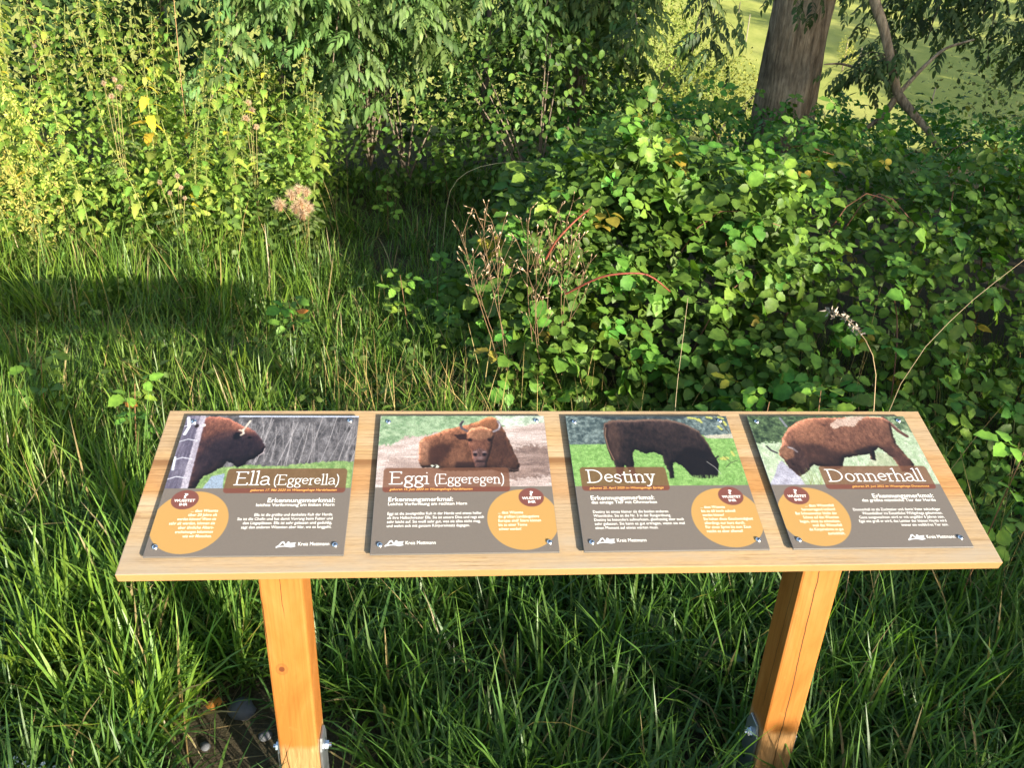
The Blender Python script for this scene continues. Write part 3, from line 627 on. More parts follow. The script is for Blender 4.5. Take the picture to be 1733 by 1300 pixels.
def paint4():
    im = blank()
    lay(im, photo, tex(c8(150, 180, 128), c8(214, 222, 190), 50, 34, 4, .7))
    lay(im, pmask([(0, -.01), (.68, -.01), (.3, .12), (.207, .17), (.161, .22), (-.01, .23)], .03), tex(c8(30, 48, 30), c8(110, 140, 84), 46, 50, 4, .75, 2))
    lay(im, pmask([(.84, -.01), (1.01, -.01), (1.01, .14), (.93, .115), (.9, .05)], .03), tex(c8(54, 76, 48), c8(150, 172, 120), 46, 50, 4, .75, 2))
    lay(im, pmask([(.72, .3), (.79, .33), (.84, .42), (.6, .42)], .03) * .8, tex(c8(130, 150, 96), c8(206, 206, 168), 60, 20))
    for k in range(70): x = prng.random() * .35; y = .25 + .3 * prng.random(); segs(im, [(x, y), (x + .02 * (prng.random() - .5), y - .05)], .0008, c8(196, 214, 160))
    segs(im, [(.205, .02), (.225, .09)], .008, c8(126, 128, 134))
    segs(im, [(.861, .017), (.893, .069), (.916, .128), (.952, .172)], .0125, c8(104, 62, 50)); segs(im, [(.87, .022), (.9, .07), (.93, .13)], .003, c8(170, 122, 104))
    body = [(.153, .239), (.178, .173), (.233, .105), (.314, .043), (.394, .017), (.489, .014), (.573, .014), (.703, .004), (.807, .006), (.866, .017), (.894, .055), (.869, .159), (.863, .24), (.877, .306), (.897, .357), (.901, .408), (.896, .46), (.811, .46), (.796, .357), (.766, .305), (.74, .266), (.705, .292), (.686, .37), (.659, .363), (.665, .318), (.585, .331), (.498, .35), (.464, .42), (.431, .44), (.396, .43), (.337, .419), (.293, .4), (.246, .456), (.175, .499), (.15, .468), (.145, .419), (.13, .356), (.111, .317)]
    b = pmask(body, .012); lay(im, b, fur(None, None, c8(84, 48, 34), c8(156, 98, 70)))
    lay(im, b * blur(pmask([(.22, .2), (.35, .22), (.46, .3), (.6, .33), (.46, .43), (.26, .45), (.15, .5), (.13, .4)]), 12) * .75, fur(None, None, c8(36, 22, 20), c8(84, 52, 42)))
    lay(im, b * blur(pmask([(.56, .3), (.7, .25), (.76, .3), (.69, .38), (.66, .33)]), 7) * .8, c8(44, 26, 24))
    lay(im, b * blur(pmask([(.75, .27), (.82, .25), (.9, .4), (.9, .46), (.83, .46)]), 7) * .45, c8(62, 36, 32))
    lay(im, b * blur(pmask([(.25, .08), (.4, .02), (.46, .1), (.42, .24), (.25, .24)]), 12) * .6, fur(None, None, c8(104, 58, 36), c8(182, 116, 80), 60, 60))
    relight(im, b)
    head = [(.118, .291), (.17, .252), (.248, .259), (.27, .318), (.268, .419), (.223, .469), (.176, .497), (.15, .468), (.145, .419), (.13, .356)]
    hm = pmask(head, .01); lay(im, hm, fur(None, None, c8(40, 24, 22), c8(92, 60, 50)))
    lay(im, hm * blur(pmask([(.11, .28), (.17, .25), (.22, .27), (.2, .34), (.14, .37)]), 5) * .85, fur(None, None, c8(118, 70, 44), c8(186, 126, 88), 70, 70))
    segs(im, [(.058, .256), (.074, .288), (.104, .309)], .0065, c8(64, 56, 60)); segs(im, [(.187, .263), (.211, .272), (.228, .3)], .0075, c8(120, 104, 104)); segs(im, [(.19, .266), (.21, .276)], .003, c8(200, 186, 184))
    lay(im, ell(.178, .40, .008, .006, 2), c8(8, 6, 8))
    lay(im, pmask([(.5, .077), (.535, .045), (.569, .025), (.692, .004), (.76, .008), (.70, .04), (.653, .091), (.591, .084), (.508, .114)], .02), tex(c8(176, 138, 116), c8(226, 194, 170), 60, 60))
    lay(im, pmask([(-.01, .56), (.05, .468), (.081, .406), (.116, .368), (.147, .431), (.192, .505), (.205, .56)], .008), tex(c8(148, 144, 160), c8(206, 202, 214), 20, 30))
    for k in range(70): x = .2 + .3 * prng.random(); y = .56; segs(im, [(x, y), (x + .05 * (prng.random() - .4), y - .14 * prng.random())], .001, c8(150, 168, 84) * (.7 + .5 * prng.random()))
    grainy(im); finish(im, True, (.318, .967), True)
    title(im, 'Donnerhall', .35, .922, .531, .09, 1.1); logo(im, .656)
    return im

def printmat(name, img):
    m, nt, out = newmat(name); l = nt.links.new
    tc = N(nt, 'ShaderNodeTexCoord'); ti = N(nt, 'ShaderNodeTexImage'); ti.image = img; ti.extension = 'EXTEND'
    l(tc.outputs['UV'], ti.inputs[0])
    no = noise(nt, mapping(nt, tc.outputs['Object'], (40, 40, 40)), 1., 4, .6)
    pb = N(nt, 'ShaderNodeBsdfPrincipled'); pb.inputs['Specular IOR Level'].default_value = .45
    rr_ = N(nt, 'ShaderNodeMapRange'); rr_.inputs[3].default_value = .34; rr_.inputs[4].default_value = .5; l(no.outputs['Fac'], rr_.inputs[0]); l(rr_.outputs[0], pb.inputs['Roughness'])
    l(ti.outputs[0], pb.inputs['Base Color']); l(pb.outputs[0], out.inputs[0]); return m
M_plate = plainmat('panel_edge', (.10, .095, .09), .5)

def textmesh(lines, mat, name, bold=0.0):
    """lines: (string, u, v baseline, width, align, cap height) in panel units of metres; one mesh for all."""
    V = []; F = []; n = 0
    for (s, x, y, w, al, capf, shear) in lines:
        cu = bpy.data.curves.new('text', 'FONT'); cu.body = s; cu.resolution_u = 2; cu.offset = bold; cu.shear = shear
        ob_ = bpy.data.objects.new('text', cu); COL.objects.link(ob_)
        me = bpy.data.meshes.new_from_object(ob_.evaluated_get(bpy.context.evaluated_depsgraph_get()))
        bpy.data.objects.remove(ob_); bpy.data.curves.remove(cu)
        co = np.zeros(len(me.vertices) * 3); me.vertices.foreach_get('co', co); co = co.reshape(-1, 3)
        if len(co) == 0: continue
        x0, x1 = co[:, 0].min(), co[:, 0].max(); k = w / (x1 - x0) if w else capf
        ky = capf if capf else k
        px = (co[:, 0] - x0) * k + (x if al == 'L' else x - (x1 - x0) * k if al == 'R' else x - (x1 - x0) * k / 2)
        V += [(a, b * ky + y, 0) for a, b in zip(px, co[:, 1])]
        F += [tuple(i + n for i in p.vertices) for p in me.polygons]; n += len(co); bpy.data.meshes.remove(me)
    me = bpy.data.meshes.new(name); me.from_pydata(V, [], F); me.materials.append(mat); return me

PANELS = [
 dict(x0=-.7115, x1=-.389, paint=paint1, left=True, label='panel headed Ella showing a dark bison head beside a post',
      head2='leichte Verformung am linken Horn', sub='geboren 17. Mai 2020 im Wisentgehege Hardehausen',
      body=['Ella ist die größte und dunkelste Kuh der Herde.', 'Sie ist die Chefin und hat damit Vorrang beim Futter und', 'den Liegeplätzen. Ella ist sehr gelassen und geduldig,', 'sagt den anderen Wisenten aber klar, wo es langgeht.'],
      bw=[.411, .495, .462, .466], h2w=.413, subx=(.459, .924),
      fact=['... dass Wisente', 'über 20 Jahre alt', 'werden können? Wenn sie', 'sehr alt werden, können sie', 'aber ähnliche Alters-', 'erscheinungen bekommen', 'wie wir Menschen.'], f0=.717),
 dict(x0=-.347, x1=-.0295, paint=paint2, left=False, label='panel headed Eggi showing a brown bison lying on sand',
      head2='Leichte Verformung am rechten Horn', sub='geboren 15. Juni 2020 im Wisentgehege Hardehausen',
      body=['Eggi ist die zweitgrößte Kuh in der Herde und etwas heller', 'als ihre Halbschwester Ella. Sie ist unsere Diva und regt sich', 'sehr leicht auf. Sie weiß sehr gut, was sie alles nicht mag,', 'und wehrt sich mit ganzem Körpereinsatz dagegen.'],
      bw=[.514, .525, .506, .447], h2w=.434, subx=(.081, .546),
      fact=['... dass Wisente', 'die größten Landsäugetiere', 'Europas sind? Stiere können', 'bis zu einer Tonne', 'schwer werden!'], f0=.746),
 dict(x0=.0125, x1=.3365, paint=paint3, left=False, label='panel headed Destiny showing a black bison grazing on green grass',
      head2='das einzige Tier mit Ohrmarken', sub='geboren 25. April 2020 im Wisentgehege Springe',
      body=['Destiny ist etwas kleiner als die beiden anderen', 'Wisentkühe. Sie ist die Nr. 3 in der Rangordnung.', 'Destiny ist besonders aufmerksam, gleichzeitig aber auch', 'sehr gelassen. Sie kann es gut ertragen, wenn sie mal', 'einen Moment auf etwas warten muss.'],
      bw=[.417, .427, .493, .493, .343], h2w=.366, subx=(.079, .502),
      fact=['... dass Wisente', 'bis zu 60 km/h schnell', 'werden können?', 'Sie halten diese Geschwindigkeit', 'allerdings nur kurz durch.', 'Für einen Sprint bis zum Zaun', 'reicht es aber allemal!'], f0=.72),
 dict(x0=.3785, x1=.706, paint=paint4, left=True, label='panel headed Donnerhall showing a brown bison bull with a pale back patch',
      head2='das größte männliche Tier der Herde', sub='geboren 29. Juni 2022 im Wisentgehege Donaumoos',
      body=['Donnerhall ist als Zuchtstier und damit Vater zukünftiger', 'Wisentkälber ins Eiszeitliche Wildgehege gekommen.', 'Ganz ausgewachsen wird er mit ungefähr 6 Jahren sein.', 'Egal wie groß er wird, das Leittier der kleinen Herde wird', 'immer ein weibliches Tier sein.'],
      bw=[.503, .461, .487, .497, .268], h2w=.429, subx=(.469, .927),
      fact=['... dass Wisentfell', 'hervorragend isoliert?', 'Bei Schneewetter bleibt der', 'Schnee auf den Wisenten', 'liegen, ohne zu schmelzen,', 'weil das Winterfell', 'die Körperwärme so gut', 'zurückhält.'], f0=.716)]
PT0, PT1 = .0048, .0085            # underside and face of a plate above the board
bm = bmesh.new()
bmesh.ops.create_uvsphere(bm, u_segments=16, v_segments=10, radius=.0052)
for v in list(bm.verts):
    if v.co.z < -.0005: bm.verts.remove(v)
for v in bm.verts: v.co.z *= .62
screw_me = bpy.data.meshes.new('screw'); bm.to_mesh(screw_me); bm.free(); screw_me.materials.append(M_screw)
for p_ in screw_me.polygons: p_.use_smooth = True
screw_me.materials.append(M_dark)
bm = bmesh.new(); bm.from_mesh(screw_me); nf = len(bm.faces)
bmesh.ops.create_cone(bm, cap_ends=True, segments=6, radius1=.0021, radius2=.0019, depth=.0008, matrix=Matrix.Translation((0, 0, .0031)))  # dark plug paints the shade inside the hex socket
bm.faces.ensure_lookup_table()
for f_ in bm.faces[nf:]: f_.material_index = 1
bm.to_mesh(screw_me); bm.free()
bm = bmesh.new(); bmesh.ops.create_cone(bm, cap_ends=True, segments=14, radius1=.008, radius2=.008, depth=PT0 - .0003)
spacer_me = bpy.data.meshes.new('spacer'); bm.to_mesh(spacer_me); bm.free(); spacer_me.materials.append(M_dark)
for k, P in enumerate(PANELS):
    w = P['x1'] - P['x0']; hgt = .318; xm = (P['x0'] + P['x1']) / 2; ym = .003
    me = boxmesh('info_panel', (-w / 2, -hgt / 2, PT0), (w / 2, hgt / 2, PT1), M_plate, .0004, 1)
    me.materials.append(printmat('panel_print', toimage('panel_print', P['paint']())))
    uvl = me.uv_layers.new(name='UVMap')
    for po_ in me.polygons:
        if po_.normal.z > .9 and po_.area > .01: po_.material_index = 1
        for li in po_.loop_indices:
            c_ = me.vertices[me.loops[li].vertex_index].co; uvl.data[li].uv = ((c_.x + w / 2) / w, (c_.y + hgt / 2) / hgt)
    pn = link('info_panel', me, ib); pn['label'] = P['label']
    pn.location = (xm, ym * math.cos(TILT), BZ + ym * math.sin(TILT)); pn.rotation_euler = (TILT, 0, (-.004, .002, .0, -.003)[k])
    def at(u, v): return (u - .5) * w, (.5 - v) * hgt
    L_ = P['left']; ax = .921 if L_ else .079; al = 'R' if L_ else 'L'; fx = .316 if L_ else .683
    T = []
    def add(s, u, v, wid, a, cap, shear=0): x, y = at(u, v); T.append((s, x, y, wid * w, a, cap * hgt, shear))
    add('Erkennungsmerkmal:', ax, .655, .357, al, .043); add(P['head2'], ax, .682, P['h2w'], al, .030)
    o = link('heading', textmesh(T, M_white, 'heading', .002), pn); o.location.z = PT1 + .0003
    T = []
    for i, s in enumerate(P['body']): add(s, ax, .747 + .0272 * i, P['bw'][i], al, .0265)
    o = link('body_text', textmesh(T, M_white, 'body_text', 0), pn); o.location.z = PT1 + .0003
    T = []
    x_, y_ = (.763, .94) if L_ else (.184, .941); add('Kreis Mettmann', x_, y_, .158, 'L', .032)
    o = link('logo_text', textmesh(T, M_white, 'logo_text', 0), pn); o.location.z = PT1 + .0003
    T = []
    fw = .0093
    for i, s in enumerate(P['fact']): add(s, fx, P['f0'] + .0276 * i, fw * len(s) * .93, al, .0265)
    o = link('fact_text', textmesh(T, M_cream, 'fact_text', .003), pn); o.location.z = PT1 + .0003
    T = []
    bx = .127 if L_ else .877
    add('?', bx, .622, .021, 'C', .045); add('WUSSTET', bx, .648, .108, 'C', .025); add('IHR', bx, .674, .042, 'C', .025)
    o = link('badge_text', textmesh(T, M_white, 'badge_text', .012), pn); o.location.z = PT1 + .0003
    T = []
    add(P['sub'], P['subx'][1] if L_ else P['subx'][0], .577, P['subx'][1] - P['subx'][0], al, .023, .25)
    o = link('birth_line', textmesh(T, M_orange, 'birth_line', .008), pn); o.location.z = PT1 + .0003
    for (u, v) in ((.05, .052), (.95, .042), (.048, .942), (.951, .938)):
        x, y = at(u, v)
        sc = link('screw', screw_me, pn); sc.location = (x, y, PT1 + .0004)
        sc.rotation_euler.z = 6 * prng.random()
        sp_ = link('spacer', spacer_me, pn); sp_.location = (x, y, (PT0) / 2)
# ------------------------------------------------------------------ leaf shapes
def leaflet(L, W, n=6, serr=.0, fold=.25, droop=.25, peak=.42, seed=0, col=(1, 1, 1), mid=1.25, curl=0, full=.72):
    """One blade along +Y from the origin, three vertices a row, with toothed edges, a fold on the midrib and a drooping tip."""
    q = np.random.default_rng(seed); V = []; C = []
    for i in range(n + 1):
        t = i / n; w = W / 2 * math.sin(math.pi * t ** (math.log(.5) / math.log(peak))) ** full if 0 < t < 1 else 0
        if 0 < i < n: w *= 1 + serr * (1 if i % 2 else -1) + (q.random() - .5) * serr
        y = t * L; z = -droop * t * t * L
        y -= droop * .3 * t * t * L
        for sx in (-1, 0, 1):
            V.append((sx * w, y + (-.04 * L if sx and 0 < i < n else 0), z + abs(sx) * fold * w + curl * math.sin(t * 9 + sx) * W * .06))
            k = mid if sx == 0 else 1.0; C.append([c * k for c in col])
    F = []
    for i in range(n):
        a = i * 3; b = a + 3
        if i == 0: F += [(a + 1, b + 1, b), (a + 1, b + 2, b + 1)]
        elif i == n - 1: F += [(a, a + 1, b + 1), (a + 1, a + 2, b + 1)]
        else: F += [(a, a + 1, b + 1, b), (a + 1, a + 2, b + 2, b + 1)]
    return np.array(V), F, np.array(C)
def rotz(V, a): c, s = math.cos(a), math.sin(a); return V @ np.array([[c, s, 0], [-s, c, 0], [0, 0, 1]])
def rotx(V, a): c, s = math.cos(a), math.sin(a); return V @ np.array([[1, 0, 0], [0, c, s], [0, -s, c]])
def roty(V, a): c, s = math.cos(a), math.sin(a); return V @ np.array([[c, 0, -s], [0, 1, 0], [s, 0, c]])
def bramble_tmpl(seed, n5=False, simple=False):
    q = np.random.default_rng(seed); g = Geo()
    g.tube([(0, 0, 0), (0, .028, .006), (0, .062, .004)], [.0012, .001, .001], 3, (.9, .75, .6), False)
    n = 4 if simple else 7; se = 0 if simple else .10
    sp = [(0, .062, .066, .046, 0), (1, .040, .052, .036, 1.22), (-1, .040, .052, .036, -1.22)]
    if n5: sp += [(1, .036, .044, .028, 2.15), (-1, .036, .044, .028, -2.15)]
    for k, (sd, y0, L, W, a) in enumerate(sp):
        V, F, C = leaflet(L * (.9 + .25 * q.random()), W * (.9 + .25 * q.random()), n, se, .18 + .2 * q.random(), .1 + .3 * q.random(), .47, seed * 9 + k, curl=.6, full=.52)
        V = V + (0, .010 if sd else .0, 0)
        V = roty(V, (q.random() - .5) * .5 + sd * .15); V = rotx(V, (q.random() - .55) * .5)
        V = rotz(V, -(a + (q.random() - .5) * .3)); V = V + (0, y0, .004)
        g.add(V, F, C * (.92 + .16 * q.random()))
    return g.template()
def pinnate_tmpl(seed, pairs, L, lw, LL, droop=.3, n=4, back=False):
    q = np.random.default_rng(seed); g = Geo()
    P = [(0, t * L, -droop * t * t * L) for t in np.linspace(0, 1, 5)]
    g.tube(P, [.0016, .0014, .0012, .001, .0008], 3, (.95, .95, .7), False)
    for k in range(pairs):
        t = .35 + .6 * k / max(1, pairs - .4)
        for sd in (-1, 1):
            V, F, C = leaflet(LL * (.8 + .3 * q.random()), lw * (.85 + .3 * q.random()), n, .04, .2, .25 + .3 * q.random(), .4, seed * 31 + k * 2 + sd)
            V = roty(V, sd * (.1 + .4 * q.random())); V = rotx(V, -.25 + (q.random() - .5) * .4); V = rotz(V, -sd * (1.0 - .25 * t + (q.random() - .5) * .3))
            g.add(V + (0, t * L, -droop * t * t * L), F, C * (.9 + .2 * q.random()))
    V, F, C = leaflet(LL, lw, n, .04, .2, .4, .4, seed); V = rotx(V, -.4 - droop)
    g.add(V + (0, L, -droop * L), F, C)
    return g.template()
def simple_tmpl(L, W, n=3, fold=.25, droop=.25, serr=0., seed=0, peak=.42, stalk=0.):
    g = Geo(); V, F, C = leaflet(L, W, n, serr, fold, droop, peak, seed); V = V + (0, stalk, 0)
    if stalk: g.tube([(0, 0, 0), (0, stalk, .0)], [.0008, .0008], 3, (.9, .8, .6), False)
    g.add(V, F, C); return g.template()
def tmesh(name, T, mat, col):
    g = Geo(); V, lo, sz, C = T; g.addraw(V, lo, sz, C * np.asarray(col)); return g.mesh(name, mat)

def jit(n, base, var=.25, hue=.12, q=None):
    """n colours about a base: brightness and a yellow-green swing."""
    q = q or rng; b = 1 + (q.random((n, 1)) - .5) * 2 * var; h = (q.random((n, 1)) - .5) * 2 * hue
    return np.asarray(base)[None] * b * (1 + np.concatenate([h, h * .3, -h], 1))

# ------------------------------------------------------------------ bramble thicket on the right
def Hb(x, y):
    x = np.asarray(x, float); y = np.asarray(y, float)
    foot = 1.75 - .25 * sstep(.35, 1.35, x) + .15 * (field(x, y, 1.3, 5) - .5)
    fy = (sstep(foot - .25, foot + 1.15 + .25 * sstep(1.2, 2., x), y) * .72 + .28 * sstep(.62, 1.2, y + .8 * (1 - sstep(.55, 1.2, x)) - 0)) * sstep(-.1, .5, y - foot + .9 * sstep(.5, 1.1, x) + .25) * (1 - .20 * sstep(2.7, 3.8, y) * sstep(.6, 1.6, x) - .30 * sstep(2.9, 3.9, y) * (1 - sstep(.6, 1.6, x)) - .35 * sstep(5.2, 7.5, y))
    fx = sstep(-.26, .46, x - .10 * (y - 2.2) + .3 * (field(x, y, 1.6, 8) - .5))
    h = .99 * fy * fx * (1 + .55 * (field(x, y, 1.7, 6) - .5) + .28 * (field(x, y, 4.2, 7) - .5))
    h = h + .17 * np.exp(-((x - .75) / .55) ** 2 - ((y - 2.6) / .75) ** 2)
    h = h + .03 * sstep(1.9, 3.2, x) * fy * np.exp(-((y - 2.4) / 1.0) ** 2)
    return h
def Hn(x, y, f=Hb, e=.06):
    dx = (f(x + e, y) - f(x - e, y)) / (2 * e); dy = (f(x, y + e) - f(x, y - e)) / (2 * e)
    return nrm(np.stack([-dx, -dy, np.ones_like(dx)], -1)), np.sqrt(1 + dx * dx + dy * dy)
BT = [bramble_tmpl(s, s % 3 == 2) for s in range(6)]
BTS = [bramble_tmpl(20 + s, s % 3 == 2, True) for s in range(4)]
B_COL = (.075, .165, .024); B_YOUNG_OR_LIT = (.135, .245, .032); B_YEL = (.30, .27, .035)
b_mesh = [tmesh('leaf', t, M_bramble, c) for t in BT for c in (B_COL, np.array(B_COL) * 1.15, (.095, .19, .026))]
b_mesh_y = [tmesh('leaf', t, M_bramble, B_YOUNG_OR_LIT) for t in BT] + [tmesh('leaf', t, M_bramble, (.12, .215, .035)) for t in BT] + [tmesh('leaf', BT[0], M_bramble, B_YEL)]
def bramble_bush(dom, nl, label, loc, canes, young=.12, deep=.42):
    root = empty('bramble_bush', loc); tag(root, label, 'bramble bush', 'bramble thicket beside the board')
    L0 = np.array(loc)
    x0, x1, y0, y1 = dom; n = nl * 5
    x = x0 + (x1 - x0) * rng.random(n); y = y0 + (y1 - y0) * rng.random(n)
    h = Hb(x, y); nn, area = Hn(x, y); h0 = gz(x, y)
    keep = (h > .10) & (rng.random(n) < np.minimum(area, 3.5) / 3.5)
    x, y, h, nn, h0 = [a[keep][:nl] for a in (x, y, h, nn, h0)]; n = len(x)
    dep = deep * rng.random(n) ** 1.25 - .07 * rng.random(n)
    fr = rng.random(n)
    P = np.stack([x, y, h0 * (h < .5) + h], -1) - nn * dep[:, None]
    P[:, 2] = np.maximum(P[:, 2], gz(P[:, 0], P[:, 1]) + .03)
    up = nrm(nn * .5 + np.array([0, 0, .6]) + S * .6 + (rng.random((n, 3)) - .5) * .85)
    yd = nn * np.array([1, 1, 0]) * 1.2 + np.stack([np.zeros(n), np.zeros(n), -.3 * np.ones(n)], -1) + (rng.random((n, 3)) - .5) * 2.0
    sc = (.70 + .50 * rng.random(n) ** 1.2) * (1 + .12 * sstep(1.5, .8, x) * sstep(3.4, 2.8, y)) * np.where(rng.random(n) < .28, .66, 1.0)
    F = frames(yd, up, sc)
    # the 300 that show largest: outermost and closest to the camera
    d = np.linalg.norm(P - CAM, axis=1); score = sc / d - dep * 1.2; order = np.argsort(-score)
    top, rest = order[:300], order[300:]
    for i in top:
        me = b_mesh_y[rng.integers(len(b_mesh_y))] if rng.random() < young else b_mesh[rng.integers(len(b_mesh))]
        o = link('leaf', me, root); o.matrix_basis = m4(F[i], P[i] - L0)
    g = Geo()
    for k, T in enumerate(BTS):
        s = rest[k::len(BTS)]; tint = jit(len(s), B_COL, .35, .15)
        yl = rng.random(len(s)) < .015; tint[yl] = jit(int(yl.sum()), B_YEL, .3, .1)
        g.inst(T, P[s] - L0, F[s], tint)
    link('foliage', g.mesh('foliage', M_bramble), root, 'stuff')
    # canes: arching reddish stems with prickles
    for (pts, r, red) in canes:
        pts = np.array(pts, float); tt = np.linspace(0, 1, len(pts)); t = np.linspace(0, 1, 14)
        Pc = np.stack([np.interp(t, tt, pts[:, k]) for k in range(3)], -1)
        for _ in range(2): Pc[1:-1] = (Pc[:-2] + 2 * Pc[1:-1] + Pc[2:]) / 4
        col = np.array((.19, .05, .03) if red else (.16, .11, .05))
        g = Geo(); g.tube(Pc - L0, np.linspace(r, r * .55, 14), 6, col)
        for k in range(1, 13):
            for _ in range(3):
                p = Pc[k] + (Pc[k + 1] - Pc[k]) * rng.random() - L0; dv = nrm(rng.normal(size=3)); s = nrm(np.cross(dv, Pc[k + 1] - Pc[k])) * r * .5
                g.add([p + s, p - s, p + dv * r * 3], [(0, 1, 2)], col * 1.3)
        link('cane', g.mesh('cane', M_stem), root)
    for _ in range(20):                                       # inner canes
        x_ = x0 + (x1 - x0) * rng.random(); y_ = y0 + (y1 - y0) * rng.random(); hh = float(Hb(x_, y_))
        if hh < .25: continue
        a = rng.random() * 6.3; r_ = .3 + .5 * rng.random(); b = (x_ + r_ * math.cos(a), y_ + r_ * math.sin(a))
        z0 = float(gz(*b)); hb_ = float(Hb(*b))
        P4 = np.array([(x_ * (1 - t) + b[0] * t, y_ * (1 - t) + b[1] * t, gz(x_, y_) * (1 - t) + max(hb_, .1) * t * .9 + hh * .7 * math.sin(math.pi * t) * (1 - t * .5)) for t in np.linspace(0, 1, 8)])
        g = Geo(); g.tube(P4 - L0, np.linspace(.0042, .0022, 8), 4, (.15, .07, .04)); link('cane', g.mesh('cane', M_stem), root)
    return root
cA = [([(.17, 1.86, .70), (.20, 1.82, .79), (.27, 1.82, .87), (.34, 1.92, .89)], .0048, True),
      ([(.24, 1.74, .60), (.36, 1.64, .715), (.52, 1.62, .735), (.64, 1.70, .63)], .0048, True)]
bramble_bush((-.55, 1.25, 1.0, 3.3), 3500, 'large sunlit bramble bush behind the third and fourth panels', (.6, 2.3, 0), cA, .2)
cB = []
bramble_bush((1.22, 4.1, .55, 3.2), 4000, 'broad shaded bramble bush filling the right side beyond the board end', (2.3, 1.9, 0), cB, .06)
bramble_bush((.1, 5.2, 3.15, 6.8), 3200, 'dark low bramble bush around the foot of the tree trunk', (2.3, 4.6, 0), [], .03)

# ------------------------------------------------------------------ small shoots of bramble in the grass
def shoot(x, y, h, nlv, label, lit, spread=.14):
    z = float(gz(x, y)); root = empty('bramble_shoot', (x, y, z)); tag(root, label, 'bramble shoot', 'young bramble shoots in the grass')
    top = np.array([(rng.random() - .5) * .1, (rng.random() - .5) * .1, h])
    P = np.array([top * t + np.array([0, 0, .02 * math.sin(3 * t)]) for t in np.linspace(0, 1, 6)])
    g = Geo(); g.tube(P, np.linspace(.0026, .0014, 6), 5, (.17, .09, .04)); link('stem', g.mesh('stem', M_stem), root)
    for k in range(nlv):
        t = .45 + .55 * k / max(1, nlv - 1); a = k * 2.4 + rng.random(); p = top * t
        Fm = frames(np.array([[math.cos(a), math.sin(a), .15]]), np.array([[S[0] * .4, S[1] * .4, 1.0]]) + (rng.random((1, 3)) - .5) * .4, .75 + .35 * rng.random())
        me = b_mesh_y[rng.integers(4)] if lit else b_mesh[rng.integers(len(b_mesh))]  # sunlight put into the colour: lit shoots take the brighter leaves
        o = link('leaf', me, root); o.matrix_basis = m4(Fm[0], p)
shoot(-.40, 2.5, .36, 7, 'bright young bramble shoot in the grass left of the brown seed stalks', True)
shoot(-.93, 2.42, .30, 6, 'dark young bramble shoot beside an orange dead leaf', False)
shoot(-.27, 2.75, .34, 4, 'tiny bright bramble shoot at the edge of the dark grass', True)
shoot(-1.36, 1.42, .34, 6, 'bramble shoot in tall grass off the left end of the board', True)
shoot(-1.76, 1.62, .36, 6, 'broad leaved bramble shoot at the left edge of the picture', True)
shoot(-.20, 5.0, .5, 10, 'bramble shoot in sun at the back of the grass clearing', True)
shoot(-.62, 4.3, .34, 5, 'small bramble shoot in deep shade behind the thistle fluff', True)
shoot(.78, .98, .50, 7, 'bramble shoot with large leaves just behind the third panel', True)
shoot(1.02, 1.0, .55, 8, 'bramble shoot with large leaves behind the fourth panel', True)
shoot(1.3, .55, .62, 7, 'bramble shoot with upright leaves beside the right end of the board', True)
shoot(1.45, .30, .45, 6, 'dark bramble shoot low in the grass off the right board end', False)

